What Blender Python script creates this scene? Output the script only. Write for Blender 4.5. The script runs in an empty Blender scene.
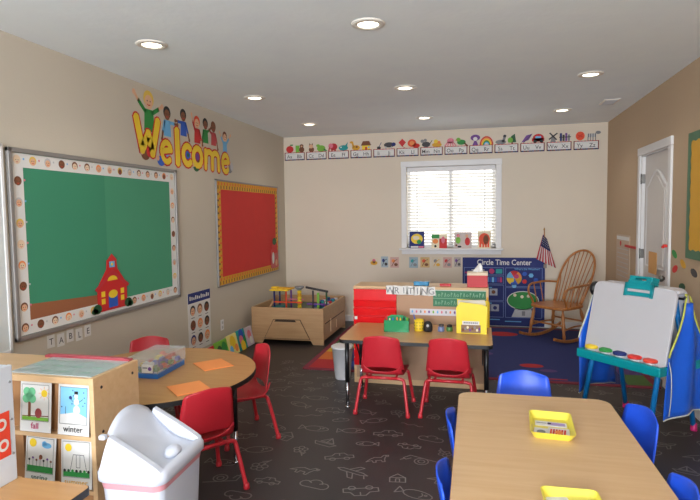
import bpy, bmesh, math, random
from mathutils import Matrix, Vector
PI = math.pi
C = bpy.context.scene.collection
rnd = random.Random(7)
XL, XR, YB, ZC, YF = -2.735, 1.526, 7.42, 2.6, -4.2      # room shell in metres, camera stands at x=0 y=0

# ------------------------------------------------------------------ materials
def lin(c):
    return tuple(((v / 255) / 12.92 if v / 255 <= .04045 else ((v / 255 + .055) / 1.055) ** 2.4) for v in c) + (1,)
MATS = {}
def mat(name, col=None, rough=.55, metal=0, var=.0, scale=8, bump=0, bscale=60, emis=0, trans=0, alpha=1, coat=0, spec=.5):
    if name in MATS: return MATS[name]
    m = bpy.data.materials.new(name); m.use_nodes = True; MATS[name] = m
    nt = m.node_tree; b = nt.nodes['Principled BSDF']
    b.inputs['Base Color'].default_value = lin(col); b.inputs['Roughness'].default_value = rough
    b.inputs['Metallic'].default_value = metal; b.inputs['Specular IOR Level'].default_value = spec
    b.inputs['Coat Weight'].default_value = coat
    if trans: b.inputs['Transmission Weight'].default_value = trans
    if alpha < 1: b.inputs['Alpha'].default_value = alpha
    if emis:
        b.inputs['Emission Color'].default_value = lin(col); b.inputs['Emission Strength'].default_value = emis
    tc = nt.nodes.new('ShaderNodeTexCoord')
    n = nt.nodes.new('ShaderNodeTexNoise'); n.inputs['Scale'].default_value = scale; n.inputs['Detail'].default_value = 4
    nt.links.new(tc.outputs['Object'], n.inputs['Vector'])
    mx = nt.nodes.new('ShaderNodeMix'); mx.data_type = 'RGBA'
    c = lin(col); v = var if var else .03
    mx.inputs['A'].default_value = tuple(x * (1 - v) for x in c[:3]) + (1,)
    mx.inputs['B'].default_value = tuple(min(1, x * (1 + v)) for x in c[:3]) + (1,)
    nt.links.new(n.outputs['Fac'], mx.inputs['Factor']); nt.links.new(mx.outputs['Result'], b.inputs['Base Color'])
    if bump:
        n2 = nt.nodes.new('ShaderNodeTexNoise'); n2.inputs['Scale'].default_value = bscale; n2.inputs['Detail'].default_value = 3
        nt.links.new(tc.outputs['Object'], n2.inputs['Vector'])
        bp = nt.nodes.new('ShaderNodeBump'); bp.inputs['Strength'].default_value = bump; bp.inputs['Distance'].default_value = .01
        nt.links.new(n2.outputs['Fac'], bp.inputs['Height']); nt.links.new(bp.outputs['Normal'], b.inputs['Normal'])
    return m
def wood(name, c1, c2, rough=.4, stretch=(1, 12, 12), coat=.1):
    m = mat(name, c1, rough, coat=coat); nt = m.node_tree; b = nt.nodes['Principled BSDF']
    tc = nt.nodes.new('ShaderNodeTexCoord'); mp = nt.nodes.new('ShaderNodeMapping')
    mp.inputs['Scale'].default_value = stretch
    n = nt.nodes.new('ShaderNodeTexNoise'); n.inputs['Scale'].default_value = 3; n.inputs['Detail'].default_value = 6; n.inputs['Distortion'].default_value = .6
    r = nt.nodes.new('ShaderNodeValToRGB')
    r.color_ramp.elements[0].position = .3; r.color_ramp.elements[1].position = .7
    r.color_ramp.elements[0].color = lin(c1); r.color_ramp.elements[1].color = lin(c2)
    nt.links.new(tc.outputs['Object'], mp.inputs['Vector']); nt.links.new(mp.outputs['Vector'], n.inputs['Vector'])
    nt.links.new(n.outputs['Fac'], r.inputs['Fac']); nt.links.new(r.outputs['Color'], b.inputs['Base Color'])
    return m
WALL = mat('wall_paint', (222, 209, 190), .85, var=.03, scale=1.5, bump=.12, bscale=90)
WALLL_DIM = mat('wall_paint_left_shaded', (200, 190, 173), .85, var=.03, scale=1.5, bump=.12, bscale=90)  # wall paint toned down: the left wall's dimmer light is in the colour
WALLR_DIM = mat('wall_paint_right_shaded', (188, 163, 134), .85, var=.03, scale=1.5, bump=.12, bscale=90)  # darker, browner wall paint: the right wall's shade is in the colour
CEIL = mat('ceiling_texture', (243, 250, 255), .9, var=.05, scale=4, bump=.15, bscale=22)
FLOOR = mat('dark_floor', (55, 50, 50), .42, var=.22, scale=2.2, bump=.05, bscale=120, spec=.4)
DOODLE = mat('floor_doodle', (126, 121, 119), .5)
WHITE = mat('white_paint', (232, 232, 234), .45)
WTRIM = mat('white_trim', (226, 224, 222), .4)
PAPER = mat('white_paper', (226, 224, 220), .7)
MAPLE = wood('maple_laminate', (212, 174, 126), (203, 162, 112), .38)
MAPLEP = wood('pale_maple', (214, 178, 134), (206, 167, 122), .45)
OAKT = wood('tan_laminate', (198, 150, 95), (188, 138, 84), .38)
OAKROCK = wood('golden_oak', (188, 124, 64), (162, 98, 46), .35, (10, 10, 2))
SANDW = wood('birch_panel', (196, 158, 116), (182, 142, 100), .5)
TANB = mat('tan_back_panel', (178, 140, 110), .6, var=.05)
CUBBY = mat('brown_cubby', (164, 118, 76), .6, var=.05)
BLACK = mat('black_metal', (22, 22, 24), .4)
BLACKB = mat('black_edge_band', (20, 19, 20), .5)
CHROME = mat('chrome', (200, 200, 205), .18, 1)
STEEL = mat('brushed_steel', (130, 128, 124), .4, .8)
ALU = mat('aluminium_frame', (150, 146, 142), .45, .4)
REDP = mat('red_plastic', (190, 38, 50), .35)
REDM = mat('red_tube', (190, 40, 50), .3)
BLUEP = mat('blue_plastic', (34, 84, 214), .35)
BLUEM = mat('blue_tube', (30, 70, 190), .3)
RED = mat('red', (200, 34, 36), .6); REDC = mat('red_card', (206, 48, 42), .75, var=.06)
GREENC = mat('green_paper', (58, 138, 104), .75, var=.05, scale=2)
GREENC2 = mat('green_paper_light', (70, 148, 112), .75, var=.05, scale=2)
BROWNC = mat('brown_paper', (150, 92, 58), .8)
YEL = mat('yellow', (238, 202, 40), .55); YEL2 = mat('golden_yellow', (216, 160, 30), .6)
ORG = mat('orange', (236, 140, 70), .6); ORGR = mat('orange_red', (226, 78, 40), .6)
GRN = mat('green', (40, 140, 60), .6); LGRN = mat('light_green', (120, 180, 60), .6); DGRN = mat('dark_green', (30, 84, 50), .6)
BLU = mat('blue', (40, 90, 190), .6); LBLU = mat('light_blue', (110, 180, 225), .6); NAVY = mat('navy', (30, 44, 110), .7)
TEAL = mat('teal', (0, 150, 150), .5); PUR = mat('purple', (110, 60, 140), .6); PINK = mat('pink', (222, 120, 140), .6)
MAG = mat('magenta', (190, 30, 100), .5); GREY = mat('grey', (130, 130, 132), .6); DGREY = mat('dark_grey', (62, 60, 62), .6)
BLK = mat('ink_black', (26, 24, 26), .6); SKIN1 = mat('light_skin_print', (226, 176, 140), .7); SKIN2 = mat('brown_skin_print', (130, 80, 52), .7)
BRN = mat('brown_print', (120, 72, 44), .7); BLOND = mat('blond_print', (226, 190, 80), .7); LGREY = mat('light_grey', (190, 190, 192), .6)
CREAM = mat('cream', (232, 220, 190), .7); SKY = mat('sky_print', (130, 196, 236), .7)

# ------------------------------------------------------------------ mesh helpers
class MB:
    """collects shapes into ONE mesh"""
    def __init__(s): s.v = []; s.f = []; s.fm = []; s.mats = []; s.sm = []
    def mi(s, m):
        if m not in s.mats: s.mats.append(m)
        return s.mats.index(m)
    def add(s, verts, faces, m, M=None, smooth=False):
        o = len(s.v); k = s.mi(m)
        for p in verts:
            p = Vector(p)
            s.v.append(M @ p if M else p)
        for f in faces:
            s.f.append([i + o for i in f]); s.fm.append(k); s.sm.append(smooth)
        return s
    def bm(s, b, m, M=None, smooth=False):
        b.verts.index_update()
        s.add([v.co.copy() for v in b.verts], [[v.index for v in f.verts] for f in b.faces], m, M, smooth); b.free(); return s
    def box(s, c, d, m, bev=0, M=None, seg=2):
        b = bmesh.new(); bmesh.ops.create_cube(b, size=1)
        for v in b.verts: v.co = Vector((v.co.x * d[0] + c[0], v.co.y * d[1] + c[1], v.co.z * d[2] + c[2]))
        if bev: bmesh.ops.bevel(b, geom=b.edges[:], offset=min(bev, min(d) * .49), segments=seg, profile=.5, affect='EDGES')
        return s.bm(b, m, M)
    def bb(s, x0, x1, y0, y1, z0, z1, m, bev=0, M=None):
        return s.box(((x0 + x1) / 2, (y0 + y1) / 2, (z0 + z1) / 2), (abs(x1 - x0), abs(y1 - y0), abs(z1 - z0)), m, bev, M)
    def prism(s, pts, h0, h1, m, M=None, bev=0, axis='Z'):
        """2D outline extruded; axis Z: (x,y)->z ; axis Y: (x,z)->y ; axis X: (y,z)->x"""
        mp = {'Z': lambda a, b, h: (a, b, h), 'Y': lambda a, b, h: (a, h, b), 'X': lambda a, b, h: (h, a, b)}[axis]
        b = bmesh.new(); n = len(pts)
        lo = [b.verts.new(mp(a, c, h0)) for a, c in pts]; hi = [b.verts.new(mp(a, c, h1)) for a, c in pts]
        f1 = b.faces.new(lo[::-1]); f2 = b.faces.new(hi)
        for i in range(n): b.faces.new((lo[i], lo[(i + 1) % n], hi[(i + 1) % n], hi[i]))
        bmesh.ops.recalc_face_normals(b, faces=b.faces[:])
        if bev:
            e = [e for e in b.edges if (e.verts[0] in lo) == (e.verts[1] in lo)]
            bmesh.ops.bevel(b, geom=e, offset=bev, segments=2, profile=.5, affect='EDGES')
        return s.bm(b, m, M)
    def tube(s, pts, r, m, seg=10, M=None, smooth_path=0, closed=False, r1=None):
        P = [Vector(p) for p in pts]
        if smooth_path: P = spline(P, smooth_path, closed)
        n = len(P); rings = []; up = Vector((0, 0, 1)); prev = None
        for i, p in enumerate(P):
            a = P[(i - 1) % n] if (closed or i > 0) else p; c = P[(i + 1) % n] if (closed or i < n - 1) else p
            t = (c - a).normalized()
            if prev is None:
                x = t.cross(up)
                if x.length < .05: x = t.cross(Vector((1, 0, 0)))
            else:
                x = prev - t * prev.dot(t)
            x.normalize(); prev = x; y = t.cross(x)
            rr = r if r1 is None else r + (r1 - r) * i / max(1, n - 1)
            if callable(r): rr = r(i / max(1, n - 1))
            rings.append([p + (x * math.cos(2 * PI * k / seg) + y * math.sin(2 * PI * k / seg)) * rr for k in range(seg)])
        vs = [v for q in rings for v in q]; fs = []
        for i in range(n if closed else n - 1):
            j = (i + 1) % n
            for k in range(seg): fs.append((i * seg + k, i * seg + (k + 1) % seg, j * seg + (k + 1) % seg, j * seg + k))
        if not closed:
            fs.append(list(range(seg))[::-1]); fs.append([(n - 1) * seg + k for k in range(seg)])
        return s.add(vs, fs, m, M, True)
    def lathe(s, prof, m, c=(0, 0, 0), seg=24, M=None, sx=1, sy=1):
        vs = []; fs = []; n = len(prof)
        for r, z in prof:
            for k in range(seg): vs.append((c[0] + r * sx * math.cos(2 * PI * k / seg), c[1] + r * sy * math.sin(2 * PI * k / seg), c[2] + z))
        for i in range(n - 1):
            for k in range(seg): fs.append((i * seg + k, i * seg + (k + 1) % seg, (i + 1) * seg + (k + 1) % seg, (i + 1) * seg + k))
        if prof[0][0] > 1e-5: fs.append(list(range(seg))[::-1])
        if prof[-1][0] > 1e-5: fs.append([(n - 1) * seg + k for k in range(seg)])
        return s.add(vs, fs, m, M, seg > 12)
    def ball(s, c, r, m, M=None, n=12, e=1):
        if not hasattr(r, '__len__'): r = (r, r, r)
        b = bmesh.new(); bmesh.ops.create_uvsphere(b, u_segments=n * 2, v_segments=n, radius=1)
        for v in b.verts: v.co = Vector((v.co.x * r[0] + c[0], v.co.y * r[1] + c[1], v.co.z * r[2] + c[2]))
        return s.bm(b, m, M, True)
    def sheet(s, grid, m, th, M=None):
        """grid of points (rows of Vectors) -> solid sheet of thickness th"""
        b = bmesh.new(); V = [[b.verts.new(p) for p in row] for row in grid]
        for i in range(len(V) - 1):
            for j in range(len(V[0]) - 1): b.faces.new((V[i][j], V[i][j + 1], V[i + 1][j + 1], V[i + 1][j]))
        bmesh.ops.recalc_face_normals(b, faces=b.faces[:])
        bmesh.ops.solidify(b, geom=b.faces[:], thickness=th)
        return s.bm(b, m, M, True)
    # ---- flat artwork: picture plane x right, z up, layers step toward the viewer (-y)
    def _L(s, l): return -.0004 - l * .0005
    def poly(s, m, pts, l=0, M=None): 
        A = sum(pts[i][0] * pts[(i + 1) % len(pts)][1] - pts[(i + 1) % len(pts)][0] * pts[i][1] for i in range(len(pts)))
        if A < 0: pts = pts[::-1]
        return s.add([(a, s._L(l), b) for a, b in pts], [list(range(len(pts)))], m, M)
    def rect(s, m, x0, z0, x1, z1, l=0, M=None): return s.poly(m, [(x0, z0), (x1, z0), (x1, z1), (x0, z1)], l, M)
    def disc(s, m, x, z, rx, rz=None, l=0, n=16, a0=0, a1=2 * PI, M=None):
        rz = rz or rx
        full = abs(a1 - a0 - 2 * PI) < 1e-6
        return s.poly(m, [(x + rx * math.cos(a0 + (a1 - a0) * k / (n if full else n - 1)), z + rz * math.sin(a0 + (a1 - a0) * k / (n if full else n - 1))) for k in range(n)], l, M)
    def line(s, m, pts, w, l=0, closed=False, M=None):
        n = len(pts); vs = []; fs = []
        for i in range(n if closed else n - 1):
            a = Vector(pts[i]); b = Vector(pts[(i + 1) % n]); d = b - a
            if d.length < 1e-7: continue
            d.normalize(); q = Vector((-d.y, d.x)) * w / 2; a2 = a - d * w * .25; b2 = b + d * w * .25; o = len(vs)
            vs += [(p.x, s._L(l), p.y) for p in (a2 - q, b2 - q, b2 + q, a2 + q)]; fs.append((o, o + 1, o + 2, o + 3))
        return s.add(vs, fs, m, M)
    def frame(s, m, x0, z0, x1, z1, w, l=0, M=None):
        for r in ((x0, z0, x1, z0 + w), (x0, z1 - w, x1, z1), (x0, z0, x0 + w, z1), (x1 - w, z0, x1, z1)): s.rect(m, *r, l, M)
        return s
    def text(s, m, t, x, z, size, l=0, off=0, align='LEFT', sx=1, M=None):
        vs, fs = text_mesh(t, off, align)
        return s.add([(x + a * size * sx, s._L(l), z + b * size) for a, b in vs], fs, m, M)
    def build(s, name, parent=None, bev=0, smooth=False, M=None):
        me = bpy.data.meshes.new(name)
        me.from_pydata([tuple(M @ v) if M else tuple(v) for v in s.v], [], s.f)
        for m in s.mats: me.materials.append(m)
        me.polygons.foreach_set('material_index', s.fm); me.polygons.foreach_set('use_smooth', [smooth or x for x in s.sm]); me.update()
        o = bpy.data.objects.new(name, me); C.objects.link(o)
        if parent: o.parent = parent
        return o
def spline(P, k, closed=False):
    out = []; n = len(P)
    for i in range(n if closed else n - 1):
        g = lambda j: P[j % n] if closed else P[max(0, min(n - 1, j))]
        a, b, c, d = g(i - 1), g(i), g(i + 1), g(i + 2)
        for t in range(k):
            u = t / k
            out.append(.5 * ((2 * b) + (c - a) * u + (2 * a - 5 * b + 4 * c - d) * u * u + (3 * b - a - 3 * c + d) * u ** 3))
    if not closed: out.append(P[-1])
    return out
_TX = {}
def text_mesh(t, off, align):
    k = (t, off, align)
    if k not in _TX:
        cu = bpy.data.curves.new('lettering_curve', 'FONT'); cu.body = t; cu.size = 1; cu.offset = off; cu.align_x = align; cu.resolution_u = 3
        o = bpy.data.objects.new('lettering_curve', cu); C.objects.link(o)
        dg = bpy.context.evaluated_depsgraph_get(); me = bpy.data.meshes.new_from_object(o.evaluated_get(dg))
        _TX[k] = ([(v.co.x, v.co.y) for v in me.vertices], [list(p.vertices) for p in me.polygons])
        bpy.data.objects.remove(o); bpy.data.curves.remove(cu); bpy.data.meshes.remove(me)
    return _TX[k]
def rrect(x0, y0, x1, y1, r, n=5):
    out = []
    for cx, cy, a in ((x1 - r, y0 + r, -PI / 2), (x1 - r, y1 - r, 0), (x0 + r, y1 - r, PI / 2), (x0 + r, y0 + r, PI)):
        for k in range(n + 1): out.append((cx + r * math.cos(a + PI / 2 * k / n), cy + r * math.sin(a + PI / 2 * k / n)))
    return out
# ------------------------------------------------------------------ scene bookkeeping
def tag(o, label, cat, group=None):
    o['label'] = label; o['category'] = cat
    if group: o['group'] = group
    return o
def thing(name, label, cat, loc=(0, 0, 0), rz=0, group=None):
    o = bpy.data.objects.new(name, None); C.objects.link(o); o.empty_display_size = .1
    o.location = loc; o.rotation_euler = (0, 0, rz)
    return tag(o, label, cat, group)
def single(mb, name, label, cat, loc=(0, 0, 0), rz=0, group=None, M=None):
    o = mb.build(name, M=M); o.location = loc; o.rotation_euler = (0, 0, rz); return tag(o, label, cat, group)
def struct(o): o['kind'] = 'structure'; return o
def plab(o, label): o['label'] = label; return o
def dup(root, loc, rz, label, group=None):
    r = root.copy(); C.objects.link(r); r.location = loc; r.rotation_euler = (0, 0, rz); r['label'] = label
    if group: r['group'] = group
    for ch in list(root.children):
        c = ch.copy(); C.objects.link(c); c.parent = r
        for g in list(ch.children):
            d = g.copy(); C.objects.link(d); d.parent = c
    return r
LW, RW = PI / 2, -PI / 2            # rotations that turn a picture plane onto the left / right wall
def tilt(a, y=0, z=0): return Matrix.Translation((0, y, z)) @ Matrix.Rotation(a, 4, 'X')

# ------------------------------------------------------------------ camera
f_ = Vector((-.23324753, .97024461, -.06496905)); r_ = Vector((.97241301, .23292597, -.01258708)); u_ = Vector((-.00292043, .06611265, .99780789))
cd = bpy.data.cameras.new('camera'); cam = bpy.data.objects.new('camera', cd); C.objects.link(cam)
cd.sensor_width = 36; cd.lens = 546.78323 / 700 * 36; cd.clip_start = .05; cd.clip_end = 100
cam.matrix_world = Matrix(((r_.x, u_.x, -f_.x, 0), (r_.y, u_.y, -f_.y, 0), (r_.z, u_.z, -f_.z, 1.5), (0, 0, 0, 1)))
bpy.context.scene.camera = cam
LAMP_E, WORLD_E, REAR_FILL_E, CEIL_FILL_E, WIN_E, EXPO = 11, 3.0, 60, 540, 120, -.13
# ------------------------------------------------------------------ room shell
T = .14
def wall_pieces(rects, y0, y1, m):
    b = MB()
    for x0, x1, z0, z1 in rects: b.bb(x0, x1, y0, y1, z0, z1, m)
    return b
WX0, WX1, WZ0, WZ1 = -.985, .185, 1.035, 2.125          # window opening
struct(wall_pieces([(XL - T, WX0, 0, ZC), (WX1, XR + T, 0, ZC), (WX0, WX1, 0, WZ0), (WX0, WX1, WZ1, ZC)], YB, YB + T, WALL).build('wall_back'))
struct(MB().bb(XL - T, XL, YF, YB, 0, ZC, WALLL_DIM).build('wall_left'))
DY0, DY1, DZ = 5.075, 5.905, 2.035                        # door opening in the right wall
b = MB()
for y0, y1, z0, z1 in ((YF, DY0, 0, ZC), (DY1, YB, 0, ZC), (DY0, DY1, DZ, ZC)): b.bb(XR, XR + T, y0, y1, z0, z1, WALLR_DIM)
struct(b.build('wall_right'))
struct(MB().bb(XL - T, XR + T, YF - T, YF, 0, ZC, WALL).build('wall_front'))
struct(MB().bb(XL - T, XR + T, YF - T, YB + T, ZC, ZC + .12, CEIL).build('ceiling'))
# floor with chalk-line doodles printed into the covering
def circ(cx, cy, r, n=12, a0=0, a1=2 * PI): return [(cx + r * math.cos(a0 + (a1 - a0) * k / n), cy + r * math.sin(a0 + (a1 - a0) * k / n)) for k in range(n + 1)]
def d_sun(): return [circ(0, 0, .3)] + [[(.42 * math.cos(a), .42 * math.sin(a)), (.75 * math.cos(a), .75 * math.sin(a))] for a in [k * PI / 5 for k in range(10)]]
def d_car(): return [[(-1, -.3), (-1, .1), (-.5, .15), (-.25, .5), (.4, .5), (.6, .15), (1, .1), (1, -.3), (-1, -.3)], circ(-.5, -.35, .2), circ(.5, -.35, .2), [(.05, .5), (.05, .15)]]
def d_boat(): return [[(-.9, -.1), (.9, -.1), (.6, -.5), (-.6, -.5), (-.9, -.1)], [(0, -.1), (0, .8), (.6, .05), (0, .05)], [(0, .8), (-.5, .05), (0, .05)]]
def d_fish(): return [[(.9 * math.cos(a) * (1 if math.cos(a) > -.2 else .8), .4 * math.sin(a)) for a in [k * PI / 8 for k in range(17)]], [(-.7, 0), (-1.1, .35), (-1.1, -.35), (-.7, 0)], circ(.5, .1, .07, 6), circ(.1, 0, .25, 6, -1, 1)]
def d_house(): return [[(-.6, -.6), (-.6, .1), (0, .7), (.6, .1), (.6, -.6), (-.6, -.6)], [(-.15, -.6), (-.15, -.1), (.15, -.1), (.15, -.6)], [(-.6, .1), (.6, .1)]]
def d_snail(): return [[(-1, -.4), (.8, -.4), (1, .1), (.8, .2), (.6, -.1)], circ(-.1, 0, .4), circ(-.1, 0, .2, 8), [(.9, .15), (1.05, .4)]]
def d_cloud(): return [circ(-.5, 0, .3, 8, .5, 4.6), circ(0, .15, .38, 8, .1, 3), circ(.5, 0, .3, 8, -1.5, 2.6), [(-.55, -.3), (.5, -.3)]]
def d_plane(): return [[(-1, 0), (-.6, .15), (.7, .15), (1, 0), (.7, -.15), (-.6, -.15), (-1, 0)], [(-.1, .15), (-.4, .7), (-.1, .7), (.3, .15)], [(-.1, -.15), (-.4, -.7), (-.1, -.7), (.3, -.15)], [(-.8, .1), (-1, .4)]]
def d_flower(): return [circ(.35 * math.cos(a), .35 * math.sin(a) + .2, .22, 8) for a in [k * 2 * PI / 5 for k in range(5)]] + [[(0, -.1), (.05, -.9)], [(.05, -.6), (.35, -.4), (.05, -.7)]]
def d_dino(): return [[(-1, -.3), (-.6, .1), (-.2, .35), (.3, .25), (.6, .6), (.95, .55), (.9, .35), (.65, .3), (.5, -.1), (.45, -.5), (.25, -.5), (.2, -.2), (-.2, -.2), (-.25, -.5), (-.45, -.5), (-.5, -.15), (-1, -.3)], circ(.75, .48, .04, 5)]
def d_wave(): return [[(-1 + k * .2, .12 * math.sin(k * 1.3)) for k in range(11)]]
DOO = [d_sun, d_car, d_boat, d_fish, d_house, d_snail, d_cloud, d_plane, d_flower, d_dino, d_wave, d_car, d_fish]
fl = MB().bb(XL - T, XR + T, YF - T, YB + T, -.1, 0, FLOOR)
y = .6; row = 0
while y < 5.35:
    x = XL + .1 + (row % 2) * .14
    while x < XR - .1:
        s = rnd.uniform(.07, .11); a = rnd.uniform(-.5, .5) + (PI if rnd.random() < .15 else 0); ca, sa = math.cos(a), math.sin(a)
        cx, cy = x + rnd.uniform(-.03, .03), y + rnd.uniform(-.04, .04)
        for pl in rnd.choice(DOO)():
            pts = [(cx + s * (p * ca - q * sa), cy + s * (p * sa + q * ca)) for p, q in pl]
            for i in range(len(pts) - 1):
                p0, p1 = Vector(pts[i]), Vector(pts[i + 1]); d = p1 - p0
                if d.length < 1e-6: continue
                d.normalize(); n = Vector((-d.y, d.x)) * .0036; e = d * .002
                fl.add([(v.x, v.y, .0006) for v in (p0 - e - n, p1 + e - n, p1 + e + n, p0 - e + n)], [(0, 1, 2, 3)], DOODLE)
        x += .27
    y += .2; row += 1
struct(fl.build('floor'))
# baseboards
BH = .085
struct(MB().bb(XL, XL + .014, YF, YB, 0, BH, WTRIM, .004).build('baseboard_left'))
struct(MB().bb(XL + .014, XR - .014, YB - .014, YB, 0, BH, WTRIM, .004).build('baseboard_back'))
struct(MB().bb(XR - .014, XR, YF, 4.985, 0, BH, WTRIM, .004).bb(XR - .014, XR, 6.0, YB, 0, BH, WTRIM, .004).build('baseboard_right'))
# ---- window
GLASS = mat('window_glass', (245, 250, 250), .02, alpha=.12)
w = bpy.data.objects.new('window_1', None); C.objects.link(w); w.location = (0, YB, 0); struct(w)
b = MB(); cw = .072
b.bb(WX0 - cw, WX0, -.018, 0, 1.035, 2.195, WTRIM, .004).bb(WX1, WX1 + cw, -.018, 0, 1.035, 2.195, WTRIM, .004).bb(WX0 - cw - .004, WX1 + cw + .004, -.023, -.0005, WZ1, 2.201, WTRIM, .004)
b.build('window_casing', w)
MB().bb(WX0 - .095, WX1 + .095, -.1, .07, 1.008, 1.034, WTRIM, .006).build('window_sill', w)
MB().bb(WX0 - .07, WX1 + .07, -.016, 0, .95, 1.008, WTRIM, .004).build('window_apron', w)
b = MB(); xm = (WX0 + WX1) / 2
for x0, x1 in ((WX0, WX0 + .045), (xm - .03, xm + .03), (WX1 - .045, WX1)): b.bb(x0, x1, .075, .125, WZ0, WZ1, WHITE)
b.bb(WX0, WX1, .075, .125, WZ0, WZ0 + .045, WHITE).bb(WX0, WX1, .075, .125, WZ1 - .045, WZ1, WHITE)
b.build('window_frame', w)
MB().bb(WX0 + .04, WX1 - .04, .098, .102, WZ0 + .04, WZ1 - .04, GLASS).build('window_pane', w)
BLIND = mat('blind_slat', (240, 238, 232), .5)
t = thing('window_blind', 'white horizontal slat blind lowered in the bright window', 'blind', (0, YB + .035, 0))
b = MB(); z = 1.1
while z < 2.05:
    M = Matrix.Translation((xm, 0, z)) @ Matrix.Rotation(math.radians(-30), 4, 'X')
    b.box((0, 0, 0), (WX1 - WX0 - .016, .046, .003), BLIND, M=M); z += .0415
b.build('slat', t)
MB().bb(WX0 + .006, WX1 - .006, -.03, .028, 2.06, 2.122, WTRIM, .005).build('headrail', t)
MB().bb(WX0 + .01, WX1 - .01, -.022, .022, 1.05, 1.072, WTRIM, .004).build('bottom_rail', t)
for x in (WX0 + .14, xm, WX1 - .14): MB().bb(x - .006, x + .006, -.028, -.026, 1.06, 2.07, WTRIM).build('ladder_tape', t)
# ---- door in the right wall (local x runs toward the viewer, -y into the room)
d = bpy.data.objects.new('door_1', None); C.objects.link(d); d.location = (XR, DY1, 0); d.rotation_euler = (0, 0, RW); struct(d)
DW = DY1 - DY0; DOORW = mat('door_white', (214, 208, 202), .45)
b = MB().bb(.004, DW - .004, .03, .065, .008, DZ - .005, DOORW)
def arch(x0, x1, z0, z1, rise, n=10):
    return [(x0, z0), (x1, z0)] + [(x1 + (x0 - x1) * k / n, z1 + rise * math.sin(PI * k / n) ** 1.6) for k in range(n + 1)]
for x0, x1, z0, z1, rise in ((.13, DW - .13, .98, 1.72, .14), (.13, DW - .13, .2, .8, 0)):
    o = arch(x0, x1, z0, z1, rise); cx, cz = (x0 + x1) / 2, (z0 + z1) / 2
    b.prism(o, .016, .03, DOORW, axis='Y', bev=.008)
    inn = [(cx + (p - cx) * .84, cz + (q - cz) * .92) for p, q in o]
    b.prism(inn, .01, .02, DOORW, axis='Y', bev=.007)
    b.tube([(p, .022, q) for p, q in o], .014, WTRIM, 8, closed=True)
b.build('door_leaf', d)
cw = .075; b = MB()
b.bb(-cw, 0, -.02, 0, 0, DZ - .001, WTRIM, .005).bb(DW, DW + cw, -.02, 0, 0, DZ - .001, WTRIM, .005).bb(-cw - .003, DW + cw + .003, -.023, 0, DZ, 2.11, WTRIM, .005)
b.bb(-.0, .012, 0, T, 0, DZ, WTRIM).bb(DW - .012, DW, 0, T, 0, DZ, WTRIM).bb(0, DW, 0, T, DZ - .012, DZ, WTRIM)
b.build('door_casing', d)
for z in (.3, 1.08, 1.81): MB().bb(-.004, .014, .0, .03, z - .045, z + .045, STEEL, .002).tube([(.004, -.004, z - .05), (.004, -.004, z + .05)], .007, STEEL, 8).build('hinge', d)
b = MB().lathe([(.033, 0), (.033, .008), (.012, .012), (.012, .035), (.026, .045), (.03, .06), (.024, .073), (0, .078)], STEEL, M=Matrix.Translation((DW - .07, .03, .92)) @ Matrix.Rotation(PI / 2, 4, 'X'))
b.build('door_knob', d)
# ---- recessed lights and vent
LENS = mat('lit_lamp_lens', (255, 240, 214), .5, emis=7)
CANW = mat('downlight_trim', (232, 226, 214), .4)
LP = [('nearest on the left half of the ceiling, above the green board', -2.05, 3.18), ('nearest in the middle of ceiling, largest in view', -.64, 3.18),
      ('above the welcome sign, second back along the left wall', -2.06, 4.84), ('second back in the middle of the ceiling', -.65, 4.84),
      ('highest and nearest on the right half of the ceiling', .85, 4.8), ('farthest back on the left, near the back corner', -2.03, 6.42),
      ('farthest back in the middle, closest above the window', -.64, 6.4), ('farthest back on the right, left of the vent', .85, 6.38)]
dl0 = None
for txt, x, y in LP:
    lab = 'lit recessed ceiling light ' + txt
    if dl0 is None:
        dl0 = thing('recessed_light', lab, 'ceiling light', (x, y, ZC), 0, 'recessed ceiling lights')
        MB().lathe([(.062, -.004), (.066, -.011), (.094, -.007), (.1, 0)], CANW, seg=32).build('trim_ring', dl0)
        MB().lathe([(0, -.0045), (.04, -.0055), (.062, -.0042)], LENS, seg=32).build('lamp_lens', dl0)
    else: dup(dl0, (x, y, ZC), 0, lab)
    ld = bpy.data.lights.new('downlight_lamp', 'SPOT'); lo = bpy.data.objects.new('downlight_lamp', ld); C.objects.link(lo)
    lo.location = (x, y, ZC - .03); ld.energy = LAMP_E; ld.color = (1, .92, .82); ld.spot_size = math.radians(135); ld.spot_blend = .8; ld.shadow_soft_size = .06
t = thing('ceiling_vent', 'small white rectangular air vent in the ceiling near the right wall', 'vent', (1.25, 6.04, ZC))
MB().bb(-.075, .075, -.13, .13, -.008, 0, CANW, .003).build('frame', t)
b = MB()
for k in range(9): b.box((0, -.1 + k * .025, -.010), (.11, .012, .005), LGREY)
b.build('louvre', t)

# ------------------------------------------------------------------ left wall
PEACH = mat('peach_print', (232, 206, 176), .7)
def kid_face(b, x, z, r, skin, hair, l):
    b.disc(hair, x, z + r * .15, r * 1.12, r * 1.12, l); b.disc(skin, x, z - r * .1, r * .85, r * .9, l + 1)
    for s in (-1, 1): b.disc(BLK, x + s * r * .32, z + r * .05, r * .12, None, l + 2, 8)
    b.line(RED, [(x - r * .3, z - r * .4), (x, z - r * .52), (x + r * .3, z - r * .4)], r * .14, l + 2)
t = thing('bulletin_board', 'large green paper bulletin board with a white smiling-faces border and silver frame', 'bulletin board', (XL, 2.69, 0), LW)
W, Z0, Z1 = 1.84, .755, 1.925
b = MB()
for r in ((0, W, Z0, Z0 + .028), (0, W, Z1 - .028, Z1), (0, .028, Z0, Z1), (W - .028, W, Z0, Z1)): b.bb(r[0], r[1], -.028, 0, r[2], r[3], ALU, .004)
b.build('frame', t)
MB().bb(.02, W / 2 - .06, -.012, -.003, Z0 + .02, Z1 - .02, GREENC).bb(W / 2 - .06, W - .02, -.0112, -.003, Z0 + .02, Z1 - .02, GREENC2).build('backing_paper', t)
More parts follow.
